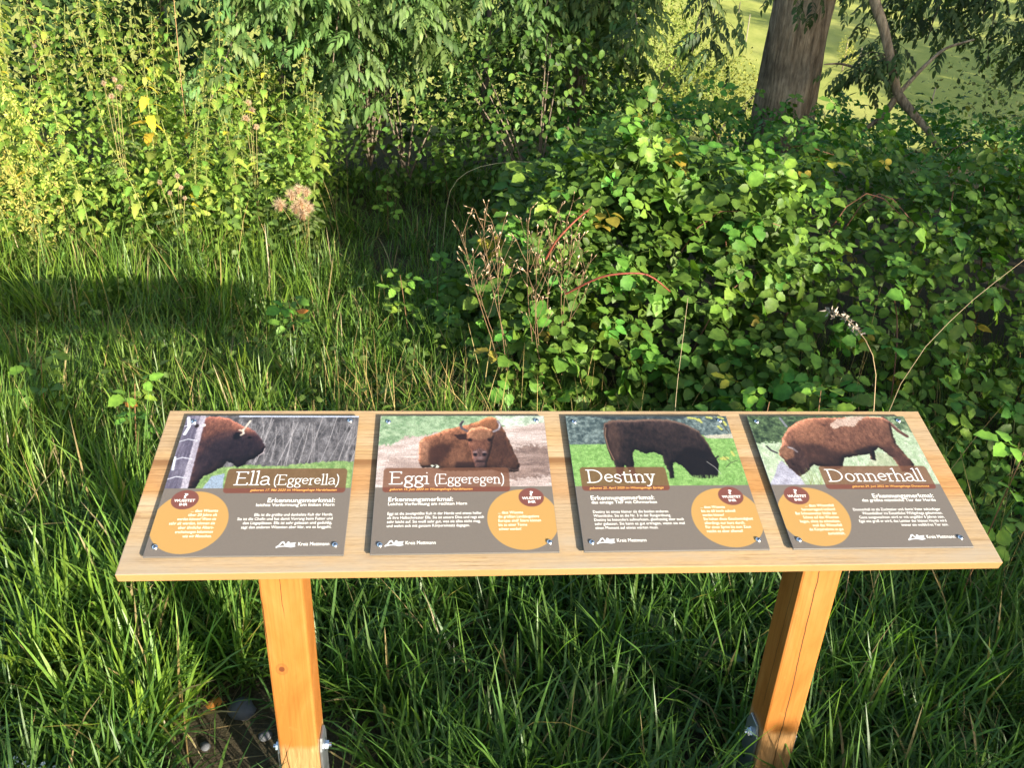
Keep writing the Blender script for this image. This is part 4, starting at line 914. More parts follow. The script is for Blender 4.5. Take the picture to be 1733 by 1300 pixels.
# ------------------------------------------------------------------ nettles on the left
NT = []
for s in range(5):
    g = Geo(); V, F, C = leaflet(.078, .036, 7, .13, .2, .25 + .12 * (s % 3), .34, 40 + s, curl=.4); g.add(V + (0, .014, 0), F, C)
    g.tube([(0, 0, 0), (0, .014, 0)], [.0009, .0008], 3, (.9, .9, .6), False); NT.append(g.template())
N_COL = [(.155, .25, .042), (.20, .295, .052), (.125, .215, .036), (.25, .315, .065)]
n_mesh = [tmesh('leaf', t, M_nettle, c) for t in NT[:4] for c in N_COL]
n_yel = [tmesh('leaf', t, M_nettle, (.55, .45, .04)) for t in NT[:2]]
def nettle(x, y, h, detailed, label, lean=(0, 0), yellow=.03, leafsc=1.0, group='nettles in the left thicket'):
    z = float(gz(x, y)) - .02; root = empty('nettle_plant', (x, y, z)); tag(root, label, 'nettle', group)
    a0 = rng.random() * 6.3; b = .05 + .12 * rng.random()
    t = np.linspace(0, 1, 9)
    P = np.stack([lean[0] * t ** 2 + b * math.cos(a0) * t ** 2 * h, lean[1] * t ** 2 + b * math.sin(a0) * t ** 2 * h, h * t * (1 - .06 * t)], -1)
    g = Geo(); g.tube(P, np.linspace(.0042, .0016, 9), 5, (.17, .20, .06)); link('stem', g.mesh('stem', M_stem), root)
    nodes = int(h / .058); O = []; Fr = []; Tn = []
    for k in range(2, nodes):
        tk = k / nodes; p = np.array([np.interp(tk, t, P[:, i]) for i in range(3)])
        size = leafsc * (.55 + .75 * math.sin(math.pi * min(1, tk * 1.02)) ** .7) * (1 - .35 * sstep(.8, 1, tk))
        if rng.random() < .30 - .30 * tk: continue
        for s_ in (0, 1):
            a = k * math.pi / 2 + s_ * math.pi + (rng.random() - .5) * .7
            dz = .10 - .62 * rng.random()
            O.append(p); Fr.append(frames(np.array([[math.cos(a), math.sin(a), dz]]), np.array([[0, 0, 1.]]) + (rng.random((1, 3)) - .5) * .6, size * (.85 + .35 * rng.random()))[0])
    n = len(O); O = np.array(O); Fr = np.array(Fr)
    if detailed:
        for i in range(n):
            me = n_yel[rng.integers(2)] if rng.random() < yellow else n_mesh[rng.integers(len(n_mesh))]
            o = link('leaf', me, root); o.matrix_basis = m4(Fr[i], O[i])
    else:
        g = Geo(); kk = rng.integers(0, 5, n)
        for q_ in range(5):
            s = np.where(kk == q_)[0]; g.inst(NT[q_], O[s], Fr[s], jit(len(s), N_COL[q_ % 4], .25, .12))
        link('foliage', g.mesh('foliage', M_nettle), root, 'stuff')
    # pale seed tassels at the upper nodes
    g = Geo(); cnt = 0
    for k in range(int(nodes * .5), nodes):
        tk = k / nodes; p = np.array([np.interp(tk, t, P[:, i]) for i in range(3)])
        for _ in range(4):
            a = rng.random() * 6.3; Lt = .02 + .035 * rng.random()
            for j in range(7):
                q = p + np.array([math.cos(a), math.sin(a), -.5]) * Lt * (j + 1) / 7 + rng.normal(size=3) * .003; dv = rng.normal(size=(3, 3)) * .0032
                g.add(q + dv, [(0, 1, 2)], np.array((.40, .36, .10)) * (.8 + .5 * rng.random())); cnt += 1
    if cnt: link('seed_tassels', g.mesh('seed_tassels', M_nettle), root, 'stuff')
    return root
lab_f = 'sunlit stinging nettle with toothed yellow-green leaves in the left thicket'
lab_b = 'tall stinging nettle further back in the left thicket'
k = 0
while k < 42:
    x = -4.0 + 2.95 * rng.random(); y = 3.15 + 1.6 * rng.random()
    if y < 3.45 + .25 * math.sin(x * 2.3) - .15 * (x < -2.6) + .5 * sstep(-1.6, -1.1, x): continue
    hmax = .62 + .30 * rng.random() + .42 * sstep(3.4, 4.6, y) + .12 * sstep(-1.6, -2.6, x)
    nettle(x, y, hmax, True, lab_f, lean=((rng.random() - .5) * .2, -.05 - .2 * rng.random()), yellow=.035); k += 1
for k in range(84):
    x = -5.6 + 4.5 * rng.random(); y = 4.5 + 2.2 * rng.random()
    if x > -1.5 and y > 5.2: y -= .9
    hm_ = 1.22 + .45 * rng.random() - .30 * sstep(-2.0, -1.2, x) + .22 * sstep(-2.2, -3, x)
    nettle(x, y, hm_, False, lab_b, leafsc=1.05, group='nettles at the back of the left thicket')
# lower storey of the thicket: nobody could count these leaves
n = 8000; x = -5.0 + 4.0 * rng.random(n); y = 3.3 + 2.3 * rng.random(n); yl_ = 3.45 + .25 * np.sin(x * 2.3) + .5 * sstep(-1.6, -1.1, x)
k = (y > yl_ - .1) & (field(x, y, 2.2, 51) > .22); x, y = x[k], y[k]; n = len(x)
z = gz(x, y) + .05 + (.42 + .35 * sstep(3.5, 4.8, y)) * rng.random(n) ** .8
g = Geo()
for q_ in range(5):
    s_ = slice(q_, None, 5); kk = len(x[s_]); g.inst(NT[q_], np.stack([x, y, z], -1)[s_], frames(rng.normal(size=(kk, 3)) * [1, 1, .3] + [0, -.3, -.25], rng.normal(size=(kk, 3)) * .45 + [.3, -.3, 1.], .5 + .4 * rng.random(kk)), jit(kk, np.array(N_COL[q_ % 4]) * .9, .3, .14))
tag(link('nettle_undergrowth', g.mesh('nettle_undergrowth', M_nettle)), 'dense low nettle leaves filling the left thicket', kind='stuff')
# the tall one with yellow leaves in the middle of the thicket
nettle(-2.05, 4.15, 1.25, True, 'tall nettle with several bright yellow leaves near the middle of the left thicket', (.05, -.1), .30, 1.25, None)
nettle(-1.07, 4.05, 1.02, True, 'slim nettle standing alone against the dark shrub at the thicket edge', (0, -.05), .02, 1.1, None)

# mugwort with long pale seed plumes at the far left
def mugwort(x, y, h, label):
    z = float(gz(x, y)); root = empty('mugwort_plant', (x, y, z)); tag(root, label, 'mugwort', 'mugwort at the left edge')
    lean = (rng.random() - .5) * .3; t = np.linspace(0, 1, 8)
    P = np.stack([lean * t ** 2, -.12 * t ** 2, h * t], -1)
    g = Geo(); g.tube(P, np.linspace(.004, .0015, 8), 5, (.22, .16, .06)); link('stem', g.mesh('stem', M_stem), root)
    g = Geo(); T = simple_tmpl(.032, .012, 2, .2, .3)
    for k in range(16):
        tk = .35 + .65 * k / 16; p = np.array([np.interp(tk, t, P[:, i]) for i in range(3)])
        a = k * 2.4; L = .22 * (1.15 - tk) + .06
        n = 48; u = rng.random(n)
        O = p + u[:, None] * L * np.array([math.cos(a), math.sin(a), 1.0 - .5 * (1 - tk)]) + rng.normal(size=(n, 3)) * .012
        Fm = frames(rng.normal(size=(n, 3)) + np.array([0, 0, .4]), rng.normal(size=(n, 3)) + [0, 0, 1], .5 + .5 * rng.random(n))
        g.inst(T, O, Fm, jit(n, (.40, .40, .10), .3, .1))
    for k in range(14):
        tk = .1 + .6 * k / 14; p = np.array([np.interp(tk, t, P[:, i]) for i in range(3)]); n = 10
        O = p + rng.normal(size=(n, 3)) * .04; g.inst(T, O, frames(rng.normal(size=(n, 3)), rng.normal(size=(n, 3)) + [0, 0, 1], 1.1 + .6 * rng.random(n)), jit(n, (.13, .17, .045), .3, .1))
    link('plumes', g.mesh('plumes', M_nettle), root, 'stuff')
ORD = ['leftmost', 'second from the left', 'third from the left', 'fourth from the left', 'fifth from the left', 'sixth from the left', 'seventh from the left', 'eighth from the left', 'ninth from the left', 'tenth from the left', 'rightmost']
def photo_x(p): d = np.array(p, float) - CAM; return float(d @ _R / (d @ _f))
mw = sorted(((-2.75, 3.5, 1.02), (-2.95, 3.9, 1.25), (-3.25, 4.25, 1.42), (-2.55, 3.95, .95), (-2.45, 3.35, .72), (-2.95, 3.15, .75), (-3.55, 4.6, 1.55)), key=lambda q: photo_x((q[0], q[1] - .12, q[2])))
for k, (x, y, h) in enumerate(mw):
    mugwort(x, y, h, 'pale yellow plumed mugwort by the left edge, ' + (ORD[k] if k < 6 else 'rightmost') + ' of seven')

# thistles gone to fluff
def fluff(root, c, r, n=260):
    g = Geo(); d = nrm(rng.normal(size=(n, 3))); L = r * (.55 + .5 * rng.random(n))
    s = nrm(np.cross(d, rng.normal(size=(n, 3)))) * .0013
    for i in range(n):
        p = np.array(c) + d[i] * L[i] * .15; e = np.array(c) + d[i] * L[i] + np.array([0, 0, -.1 * r])
        g.add([p - s[i], p + s[i], e], [(0, 1, 2)], np.array((.60, .46, .33)) * (.8 + .4 * rng.random()))
    g.tube([np.array(c) + (0, 0, -r * .7), np.array(c) + (0, 0, -r * .1)], [r * .22, r * .3], 6, (.30, .17, .08))
    link('seed_head', g.mesh('seed_head', M_fluff), root)
TH = [pinnate_tmpl(70 + s, 3, .09, .018, .035, .35, 3) for s in range(2)]
th_mesh = [tmesh('leaf', t, M_nettle, c) for t in TH for c in ((.10, .15, .05), (.13, .17, .055))]
def thistle(x, y, heads, label, r=.024):
    z = float(gz(x, y)); root = empty('thistle_plant', (x, y, z)); tag(root, label, 'thistle')
    for (hx, hy, hz) in heads:
        e = np.array([hx - x, hy - y, hz - z]); P = np.array([np.array([e[0] * t ** 1.7, e[1] * t ** 1.7, e[2] * t]) for t in np.linspace(0, 1, 7)])
        g = Geo(); g.tube(P, np.linspace(.003, .0014, 7), 5, (.20, .17, .06)); link('stem', g.mesh('stem', M_stem), root)
        fluff(root, e, r * (.8 + .4 * rng.random()))
        for k in range(5):
            tk = .3 + .12 * k; a = k * 2.4 + hx * 9
            o = link('leaf', th_mesh[rng.integers(4)], root)
            o.matrix_basis = m4(frames(np.array([[math.cos(a), math.sin(a), .3]]), np.array([[0, 0, 1.]]), .8 + .4 * rng.random())[0], np.array([np.interp(tk, np.linspace(0, 1, 7), P[:, i]) for i in range(3)]))
thistle(-1.03, 3.55, [(-1.10, 3.49, .53), (-1.06, 3.50, .56), (-1.02, 3.52, .54), (-1.05, 3.48, .49), (-1.01, 3.49, .46), (-1.08, 3.47, .46), (-1.04, 3.46, .43), (-1.17, 3.5, .47)], 'thistle with a big cluster of tan seed fluff at the thicket edge', .050)
thistle(-1.42, 4.05, [(-1.43, 4.12, .93), (-1.41, 4.10, .89), (-1.38, 4.05, .80), (-1.45, 4.1, .84)], 'thistle with pinkish fluff high up beside the dark shrub', .030)
thistle(-1.78, 3.6, [(-1.86, 3.62, .55), (-1.74, 3.6, .53), (-1.80, 3.58, .50), (-1.71, 3.55, .48), (-1.77, 3.66, .58)], 'low thistle with small brown fluffy heads inside the nettles', .019)
thistle(-2.2, 4.0, [(-2.26, 4.1, 1.02), (-2.20, 4.12, 1.04), (-2.17, 4.1, 1.0), (-2.22, 4.08, .95)], 'tall thistle with dull pink fluff above the nettle leaves', .022)

# dry brown seed stalks just behind the board
def dry_weed(x, y, top, nb, label):
    z = float(gz(x, y)); root = empty('dry_seed_stalk', (x, y, z)); tag(root, label, 'dry plant', 'dry brown seed stalks behind the board')
    e = np.array(top) - np.array([x, y, z]); t = np.linspace(0, 1, 8)
    P = np.stack([e[0] * t ** 1.4 + .01 * np.sin(t * 7), e[1] * t ** 1.4, e[2] * t], -1); c = np.array((.17, .105, .055))
    g = Geo(); g.tube(P, np.linspace(.0020, .0008, 8), 5, c); link('stem', g.mesh('stem', M_stem), root)
    gb = Geo(); gs = Geo()
    def bud(p, d):
        gb.tube([p, p + d * .004, p + d * .010, p + d * .0125], [.0010, .0021, .0014, .0003], 5, np.array((.30, .20, .12)) * (.8 + .5 * rng.random()))
        for _ in range(2): s = rng.normal(size=3) * .0015; gb.add([p + d * .009 + s, p + d * .009 - s, p + d * .017 + rng.normal(size=3) * .002], [(0, 1, 2)], (.62, .48, .36))
    for k in range(nb):
        tk = .62 + .38 * (k + rng.random()) / nb; p = np.array([np.interp(tk, t, P[:, i]) for i in range(3)]); a = k * 2.4 + rng.random()
        L = (.05 + .09 * rng.random()) * (1.25 - tk * .55); d = nrm(np.array([math.cos(a) * .55, math.sin(a) * .55, .9]))
        Q = np.array([p + d * L * s + np.array([0, 0, .02]) * s * s for s in (0, .5, 1)]); gs.tube(Q, [.0012, .001, .0008], 3, c, False)
        for j in range(2):
            b = Q[2] - (Q[2] - Q[0]) * .16 * j; dd = nrm(d + rng.normal(size=3) * .45); q = b + dd * (.018 + .02 * rng.random())
            gs.tube([b, q], [.0007, .0006], 3, c, False); bud(q, dd)
    link('branches', gs.mesh('branches', M_stem), root, 'stuff'); link('buds', gb.mesh('buds', M_stem), root, 'stuff')
dw = sorted(((.02, 1.9, -.17, .80, 9), (.06, 1.95, -.09, .83, 10), (.03, 1.85, -.03, .80, 10), (.15, 1.9, .09, .84, 9), (.17, 1.86, .13, .80, 9), (.21, 1.94, .20, .83, 9),
                           (.27, 1.9, .24, .86, 9), (.26, 1.95, .29, .80, 8), (.05, 2.0, -.12, .62, 7), (.19, 1.8, .12, .58, 7), (.24, 1.85, .33, .70, 7)), key=lambda q: photo_x((q[2], q[1], q[3])))
for k, (x, y, tx, tz, nb) in enumerate(dw):
    dry_weed(x, y, (tx, y - .02, tz), nb, 'brown seed stalk behind the board, its budded tip ' + ORD[k] + ' of eleven')

# ------------------------------------------------------------------ elder shrub overhanging the clearing, with feathered leaves
ET = [pinnate_tmpl(100 + s, 4, .20, .028, .092, .25, 4) for s in range(4)]
E_COL = (.075, .13, .036)
e_mesh = [tmesh('leaf', t, M_elder, c) for t in ET for c in (E_COL, (.095, .155, .045), (.06, .11, .032))]
def overhang(root, branches, nobj, per, mesh_list, T_list, colr, mat, loc, spread=.10, droop=-.25, scl=1.0, br=.012, bcol=(.16, .13, .09)):
    L0 = np.array(loc); O = []; Y = []
    for pts in branches:
        pts = np.array(pts, float); tt = np.linspace(0, 1, len(pts)); t = np.linspace(0, 1, 12)
        P = np.stack([np.interp(t, tt, pts[:, k]) for k in range(3)], -1)
        for _ in range(2): P[1:-1] = (P[:-2] + 2 * P[1:-1] + P[2:]) / 4
        g = Geo(); g.tube(P - L0, np.linspace(br, br * .25, 12), 6, bcol); link('branch', g.mesh('branch', M_stem), root)
        for k in range(per):
            s = .25 + .75 * rng.random(); p = np.array([np.interp(s, t, P[:, i]) for i in range(3)]); a = rng.random() * 6.3
            dv = np.array([math.cos(a), math.sin(a), 0]) + np.array([-.05, -.55, .1]) + nrm(P[-1] - P[-3]) * .4
            O.append(p + rng.normal(size=3) * spread); Y.append(nrm(dv) + np.array([0, 0, droop * rng.random()]))
    O = np.array(O); Y = np.array(Y); n = len(O)
    Fm = frames(Y, np.array([[.15, -.35, 1.0]]) + (rng.random((n, 3)) - .5) * .7, scl * (.8 + .4 * rng.random(n)))
    d = np.linalg.norm(O - CAM, axis=1); order = np.argsort(d)
    for i in order[:nobj]:
        o = link('leaf', mesh_list[rng.integers(len(mesh_list))], root); o.matrix_basis = m4(Fm[i], O[i] - L0)
    rest = order[nobj:]
    if len(rest):
        g = Geo()
        for k, T in enumerate(T_list): s = rest[k::len(T_list)]; g.inst(T, O[s] - L0, Fm[s], jit(len(s), colr, .3, .12))
        link('foliage', g.mesh('foliage', mat), root, 'stuff')
def shrub_branches(base, n, xr, yr, z0, z1, topz):
    B = []
    for k in range(n):
        x = xr[0] + (xr[1] - xr[0]) * (k + rng.random()) / n; y = yr[0] + (yr[1] - yr[0]) * rng.random(); z = z0 + (z1 - z0) * rng.random()
        B.append([base, (base[0] * .6 + x * .4, base[1] * .6 + y * .4, topz * (.75 + .3 * rng.random())), (x * .8 + base[0] * .2, y * .8 + base[1] * .2, max(z + .35, topz * .6)), (x, y, z)])
    return B
loc = (-.9, 6.3, 0); root = empty('elder_shrub', loc); tag(root, 'elder shrub with drooping feathered leaves beside the nettles', 'elder shrub')
overhang(root, shrub_branches((-.9, 6.3, .1), 17, (-2.0, .1), (4.5, 5.6), .80, 1.75, 2.2), 290, 62, e_mesh, ET, E_COL, M_elder, loc)
loc = (1.0, 6.9, 0); root = empty('elder_shrub', loc); tag(root, 'second elder shrub with pale feathered leaves left of the tree trunk', 'elder shrub')
overhang(root, shrub_branches((1.0, 6.9, .1), 15, (.1, 1.35), (5.0, 6.0), .95, 1.8, 2.2), 260, 58, e_mesh, ET, E_COL, M_elder, loc)

# ovate leaved thicket between the elders and the brambles
DT = [simple_tmpl(.055, .034, 5, .22, .3, .03, 60 + s, .45, .012) for s in range(3)]
d_mesh = [tmesh('leaf', t, M_bramble, c) for t in DT for c in ((.075, .145, .024), (.10, .17, .03), (.06, .12, .022))]
def mound_shrub(name, cat, label, c, r, n, nobj, mesh_list, T_list, colr, mat, scl=1., stems=8, group=None, inner=.45):
    """A rounded shrub: leaves through a lumpy ellipsoid, stems from its foot."""
    zb = float(gz(c[0], c[1])); loc = np.array([c[0], c[1], zb]); root = empty(name, loc); tag(root, label, cat, group)
    d = nrm(rng.normal(size=(n, 3))); rad = (inner + (1 - inner) * rng.random(n) ** .5) * (.80 + .55 * field(d[:, 0] * 2 + c[0], d[:, 1] * 2 + d[:, 2] * 1.7, 1.6, 11))
    P = np.array([0, 0, c[2] - zb]) + d * rad[:, None] * np.array(r); ok = P[:, 2] > .02; P, d = P[ok], d[ok]; n = len(P)
    Fm = frames(d * np.array([1, 1, .3]) + (rng.random((n, 3)) - .5) * 1.6 + [0, 0, -.35], d * .6 + np.array([0, 0, .7]) + (rng.random((n, 3)) - .5) * 1.0, scl * (.75 + .5 * rng.random(n)))
    order = np.argsort(np.linalg.norm(P + loc - CAM, axis=1))
    for i in order[:nobj]:
        o = link('leaf', mesh_list[rng.integers(len(mesh_list))], root); o.matrix_basis = m4(Fm[i], P[i])
    rest = order[nobj:]; g = Geo()
    for k, T in enumerate(T_list): s = rest[k::len(T_list)]; g.inst(T, P[s], Fm[s], jit(len(s), colr, .35, .14))
    link('foliage', g.mesh('foliage', mat), root, 'stuff')
    for k in range(stems):
        e = np.array([0, 0, c[2] - zb]) + nrm(rng.normal(size=3) + [0, 0, .8]) * np.array(r) * .85; e[2] = max(e[2], .2)
        Q = np.array([e * np.array([t ** 1.4, t ** 1.4, t]) for t in np.linspace(0, 1, 6)])
        g = Geo(); g.tube(Q, np.linspace(.012, .003, 6), 5, (.13, .10, .07)); link('stem', g.mesh('stem', M_stem), root)
    return root
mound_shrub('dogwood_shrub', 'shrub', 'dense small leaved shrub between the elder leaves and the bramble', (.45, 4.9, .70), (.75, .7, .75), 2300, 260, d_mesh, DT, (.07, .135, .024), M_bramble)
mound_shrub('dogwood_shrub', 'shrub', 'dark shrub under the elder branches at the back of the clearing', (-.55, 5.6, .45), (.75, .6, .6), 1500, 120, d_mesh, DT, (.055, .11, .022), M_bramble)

# ------------------------------------------------------------------ dark hedge closing the view behind, and the pale shrubs down the slope
HT = [simple_tmpl(.055, .036, 2, .25, .25, 0, 80 + s) for s in range(3)]
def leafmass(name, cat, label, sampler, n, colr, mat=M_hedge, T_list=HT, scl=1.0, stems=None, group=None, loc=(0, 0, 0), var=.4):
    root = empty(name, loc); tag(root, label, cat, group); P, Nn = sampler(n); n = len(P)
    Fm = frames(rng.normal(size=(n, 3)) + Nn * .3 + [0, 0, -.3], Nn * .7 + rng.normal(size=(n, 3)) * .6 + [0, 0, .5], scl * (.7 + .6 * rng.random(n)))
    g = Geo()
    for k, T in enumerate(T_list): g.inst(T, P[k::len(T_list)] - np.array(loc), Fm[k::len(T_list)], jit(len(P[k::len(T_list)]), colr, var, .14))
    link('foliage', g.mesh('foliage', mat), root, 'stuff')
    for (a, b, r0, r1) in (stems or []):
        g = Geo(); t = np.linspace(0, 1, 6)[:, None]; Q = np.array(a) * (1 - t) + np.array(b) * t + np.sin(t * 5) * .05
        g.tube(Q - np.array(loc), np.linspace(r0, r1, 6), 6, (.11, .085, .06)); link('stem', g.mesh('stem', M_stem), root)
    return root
def wall_sampler(x0, x1, y0, y1, ztop, depth):
    def f(n):
        u = rng.random(n); x = x0 + (x1 - x0) * u; yb = y0 + (y1 - y0) * u
        zt = ztop * (.8 + .4 * field(x, yb, 1.1, 13)); z = zt * rng.random(n) ** .9
        lump = (field(x, z, 1.5, 14) - .5) * .9; y = yb + lump + depth * rng.random(n) ** 1.5
        return np.stack([x, y, gz(x, yb) * (z < 1) + z], -1), np.tile([0, -1., .3], (n, 1))
    return f
leafmass('hawthorn_hedge', 'hedge', 'dark hawthorn hedge closing the view behind nettles and elders', wall_sampler(-9, 2.0, 7.4, 8.3, 3.6, 1.2), 30000, (.02, .046, .012),  # leaf colour darkened to stand in for overhead canopy shade
         scl=1.9, stems=[((x, 8.2, -.3), (x + .4 * math.sin(x * 5), 8.0, 3.2), .05, .02) for x in (-7.5, -6, -4.6, -3.2, -2.1, -1.0, .1, 1.2)], loc=(-3.5, 8, 0))
def ell_sampler(c, r, seed=0):
    def f(n):
        d = nrm(rng.normal(size=(n, 3))); rad = (.45 + .55 * rng.random(n) ** .5) * (.72 + .6 * field(d[:, 0] * 2 + seed, d[:, 1] * 2 + d[:, 2] * 1.9, 1.8, 15))
        P = np.array(c) + d * rad[:, None] * np.array(r); k = P[:, 2] > gz(P[:, 0], P[:, 1]); return P[k], d[k]
    return f
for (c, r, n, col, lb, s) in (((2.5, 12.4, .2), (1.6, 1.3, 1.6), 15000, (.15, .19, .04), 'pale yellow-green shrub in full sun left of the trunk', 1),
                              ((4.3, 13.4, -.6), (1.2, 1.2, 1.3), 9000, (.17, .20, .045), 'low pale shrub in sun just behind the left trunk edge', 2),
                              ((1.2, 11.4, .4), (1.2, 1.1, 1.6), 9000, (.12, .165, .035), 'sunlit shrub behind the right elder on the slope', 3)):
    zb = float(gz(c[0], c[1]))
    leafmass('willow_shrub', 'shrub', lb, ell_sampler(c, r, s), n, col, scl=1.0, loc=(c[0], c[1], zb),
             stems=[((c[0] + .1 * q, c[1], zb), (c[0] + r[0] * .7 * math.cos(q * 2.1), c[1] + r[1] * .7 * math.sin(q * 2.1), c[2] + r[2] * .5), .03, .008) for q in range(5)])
# ------------------------------------------------------------------ the ash tree on the right: trunk, limbs, hanging twigs
m, nt, out = newmat('ash_bark'); l = nt.links.new
tc = N(nt, 'ShaderNodeTexCoord'); ob = tc.outputs['Object']
n1 = noise(nt, mapping(nt, ob, (16, 16, 3.0)), 1., 6, .65, .8); n2 = noise(nt, mapping(nt, ob, (1.2, 1.2, 2.2)), 1., 4, .6, .5); n3 = noise(nt, mapping(nt, ob, (60, 60, 18)), 1., 4, .6); n4 = noise(nt, mapping(nt, ob, (55, 55, 7)), 1., 5, .7, .4)
b1 = ramp(nt, [(.3, (.12, .095, .07)), (.5, (.29, .235, .175)), (.72, (.45, .375, .285))]); l(n1.outputs['Fac'], b1.inputs[0])
b2 = ramp(nt, [(.4, (.6, .58, .55)), (.6, (1.15, 1.1, 1.02))]); l(n2.outputs['Fac'], b2.inputs[0])
c = mixc(nt, 1.0, b1.outputs[0], b2.outputs[0], 'MULTIPLY')
b4 = ramp(nt, [(.35, (.45, .43, .41)), (.6, (1.25, 1.22, 1.18))]); l(n4.outputs['Fac'], b4.inputs[0]); c = mixc(nt, .8, c, b4.outputs[0], 'MULTIPLY')
b3 = ramp(nt, [(.70, (0,) * 3), (.78, (.6,) * 3)]); l(n3.outputs['Fac'], b3.inputs[0]); c = mixc(nt, b3.outputs[0], c, (.30, .26, .20))
pb = N(nt, 'ShaderNodeBsdfPrincipled'); pb.inputs['Roughness'].default_value = .9; pb.inputs['Specular IOR Level'].default_value = .15; l(c, pb.inputs['Base Color'])
bp = N(nt, 'ShaderNodeBump'); bp.inputs['Strength'].default_value = .9; bp.inputs['Distance'].default_value = .03
l(n1.outputs['Fac'], bp.inputs['Height']); l(bp.outputs[0], pb.inputs['Normal']); l(pb.outputs[0], out.inputs[0]); M_bark = m
TX, TY = 2.45, 5.42
zb = float(gz(TX, TY)) - .1
tree = empty('ash_tree', (TX, TY, zb)); tag(tree, 'thick grey-brown ash tree trunk standing behind the brambles on the right', 'tree')
def barktube(P, rad, sides, rough=.06, name='limb', parent=None, L0=(0, 0, 0)):
    P = np.array(P, float); tt = np.linspace(0, 1, len(P)); n = max(8, len(P) * 5); t = np.linspace(0, 1, n)
    Q = np.stack([np.interp(t, tt, P[:, k]) for k in range(3)], -1); rr = np.interp(t, tt, rad)
    for _ in range(3): Q[1:-1] = (Q[:-2] + 2 * Q[1:-1] + Q[2:]) / 4; rr[1:-1] = (rr[:-2] + 2 * rr[1:-1] + rr[2:]) / 4
    g = Geo(); g.tube(Q - np.array(L0), rr, sides, (.5, .5, .5)); V = np.concatenate(g.V)
    k = np.arange(len(V)); ring = k // sides; ang = (k % sides) / sides * 2 * math.pi
    f = 1 + rough * ((field(np.cos(ang) * 1.5 + 5, np.sin(ang) * 1.5 + Q[ring, 2] * 1.3, 1.7, 22) - .5) * 2 + (field(ang * 3, Q[ring, 2] * 2, 2.0, 23) - .5) * .7)
    cc = (Q - np.array(L0))[ring]; g.V = [cc + (V - cc) * f[:, None]]
    return link(name, g.mesh(name, M_bark), parent)
L0 = (TX, TY, zb)
barktube([(TX, TY, zb), (TX, TY, .4), (TX, TY, .85), (TX + .0, TY, 1.4), (TX + .02, TY, 2.4), (TX + .1, TY + .05, 4.2), (TX + .2, TY + .1, 6.5)], [.38, .265, .228, .222, .23, .2, .16], 40, .07, 'trunk', tree, L0)
barktube([(TX + .02, TY, 2.3), (2.5, 4.75, 2.35), (2.52, 4.62, 2.05), (2.54, 4.6, 1.72), (2.68, 4.53, 1.46), (2.77, 4.48, 1.22), (2.83, 4.44, 1.06), (2.78, 4.46, .92), (2.66, 4.5, .80)], [.06, .046, .038, .035, .032, .029, .025, .019, .012], 14, .08, 'limb', tree, L0)
barktube([(2.83, 4.44, 1.06), (2.93, 4.37, .95), (3.02, 4.30, .86), (3.10, 4.25, .74)], [.032, .026, .02, .012], 10, .08, 'limb', tree, L0)
barktube([(2.83, 4.44, 1.06), (2.98, 4.5, 1.22), (3.12, 4.52, 1.36), (3.3, 4.5, 1.42)], [.016, .013, .01, .006], 8, .08, 'limb', tree, L0)
barktube([(2.80, 4.46, 1.12), (2.60, 4.50, 1.20), (2.42, 4.52, 1.24), (2.30, 4.5, 1.23)], [.012, .010, .008, .004], 8, .08, 'limb', tree, L0)
limbs = [([(TX + .1, TY, 3.6), (3.6, 5.0, 4.2), (4.6, 4.6, 3.6), (5.0, 4.4, 2.6)], [.12, .09, .06, .03]), ([(TX + .1, TY, 4.2), (1.4, 6.0, 5.4), (.4, 6.2, 6.0)], [.11, .07, .03]),
         ([(TX + .2, TY, 5.0), (3.4, 6.3, 6.4), (4.4, 7.0, 7.0)], [.11, .07, .03]), ([(TX + .15, TY, 4.6), (2.2, 4.2, 5.6), (2.0, 3.6, 6.2)], [.09, .06, .03]), ([(TX + .1, TY, 3.0), (3.2, 5.6, 3.2), (4.2, 5.6, 2.8), (4.7, 5.5, 2.0)], [.09, .07, .05, .02])]
for P, r in limbs: barktube(P, r, 12, .08, 'limb', tree, L0)
AT = [pinnate_tmpl(200 + s, 4, .16, .022, .062, .35, 4) for s in range(3)]
A_COL = (.050, .082, .026)
a_mesh = [tmesh('leaf', t, M_ash, c) for t in AT for c in (A_COL, (.06, .10, .03), (.04, .07, .024))]
# hanging twigs with leaves, right of the trunk
tw = []
for k in range(24):
    x = 3.0 + 2.3 * rng.random(); y = 4.3 + 1.3 * rng.random(); z = 1.15 + .45 * rng.random() - .18 * max(0, x - 4.0)
    tw.append([(x + (rng.random() - .3) * .8, y + .5, 2.7 + .4 * rng.random()), (x + .25 * rng.random(), y + .2, 2.1), (x, y, z + .35), (x + (rng.random() - .5) * .3, y - .15, z)])
tw2 = []
for k in range(5):
    x = 2.45 + .5 * rng.random(); y = 4.45 + .1 * rng.random(); z = 1.0 + .5 * rng.random(); tw2.append([(2.75, 4.5, 1.3), ((x + 2.75) / 2, 4.5, (z + 1.3) / 2 + .05), (x, y, z)])
overhang(tree, tw, 200, 34, a_mesh, AT, A_COL, M_ash, L0, spread=.09, droop=-.7, br=.008, bcol=(.08, .06, .04))
overhang(tree, tw2, 40, 9, a_mesh, AT, A_COL, M_ash, L0, spread=.05, droop=-.6, br=.005, bcol=(.08, .06, .04))
tw = []
for (x, y, z) in ((1.30, 4.05, 1.40), (1.36, 4.0, 1.28), (1.42, 4.1, 1.36), (1.25, 4.0, 1.30)): tw.append([(1.5, 4.6, 2.3), (1.42, 4.3, 1.9), (x, y, z + .12), (x, y, z)])
overhang(tree, tw, 44, 11, a_mesh, AT, A_COL, M_ash, L0, spread=.05, droop=-.6, br=.006, bcol=(.06, .05, .035))
tw = []
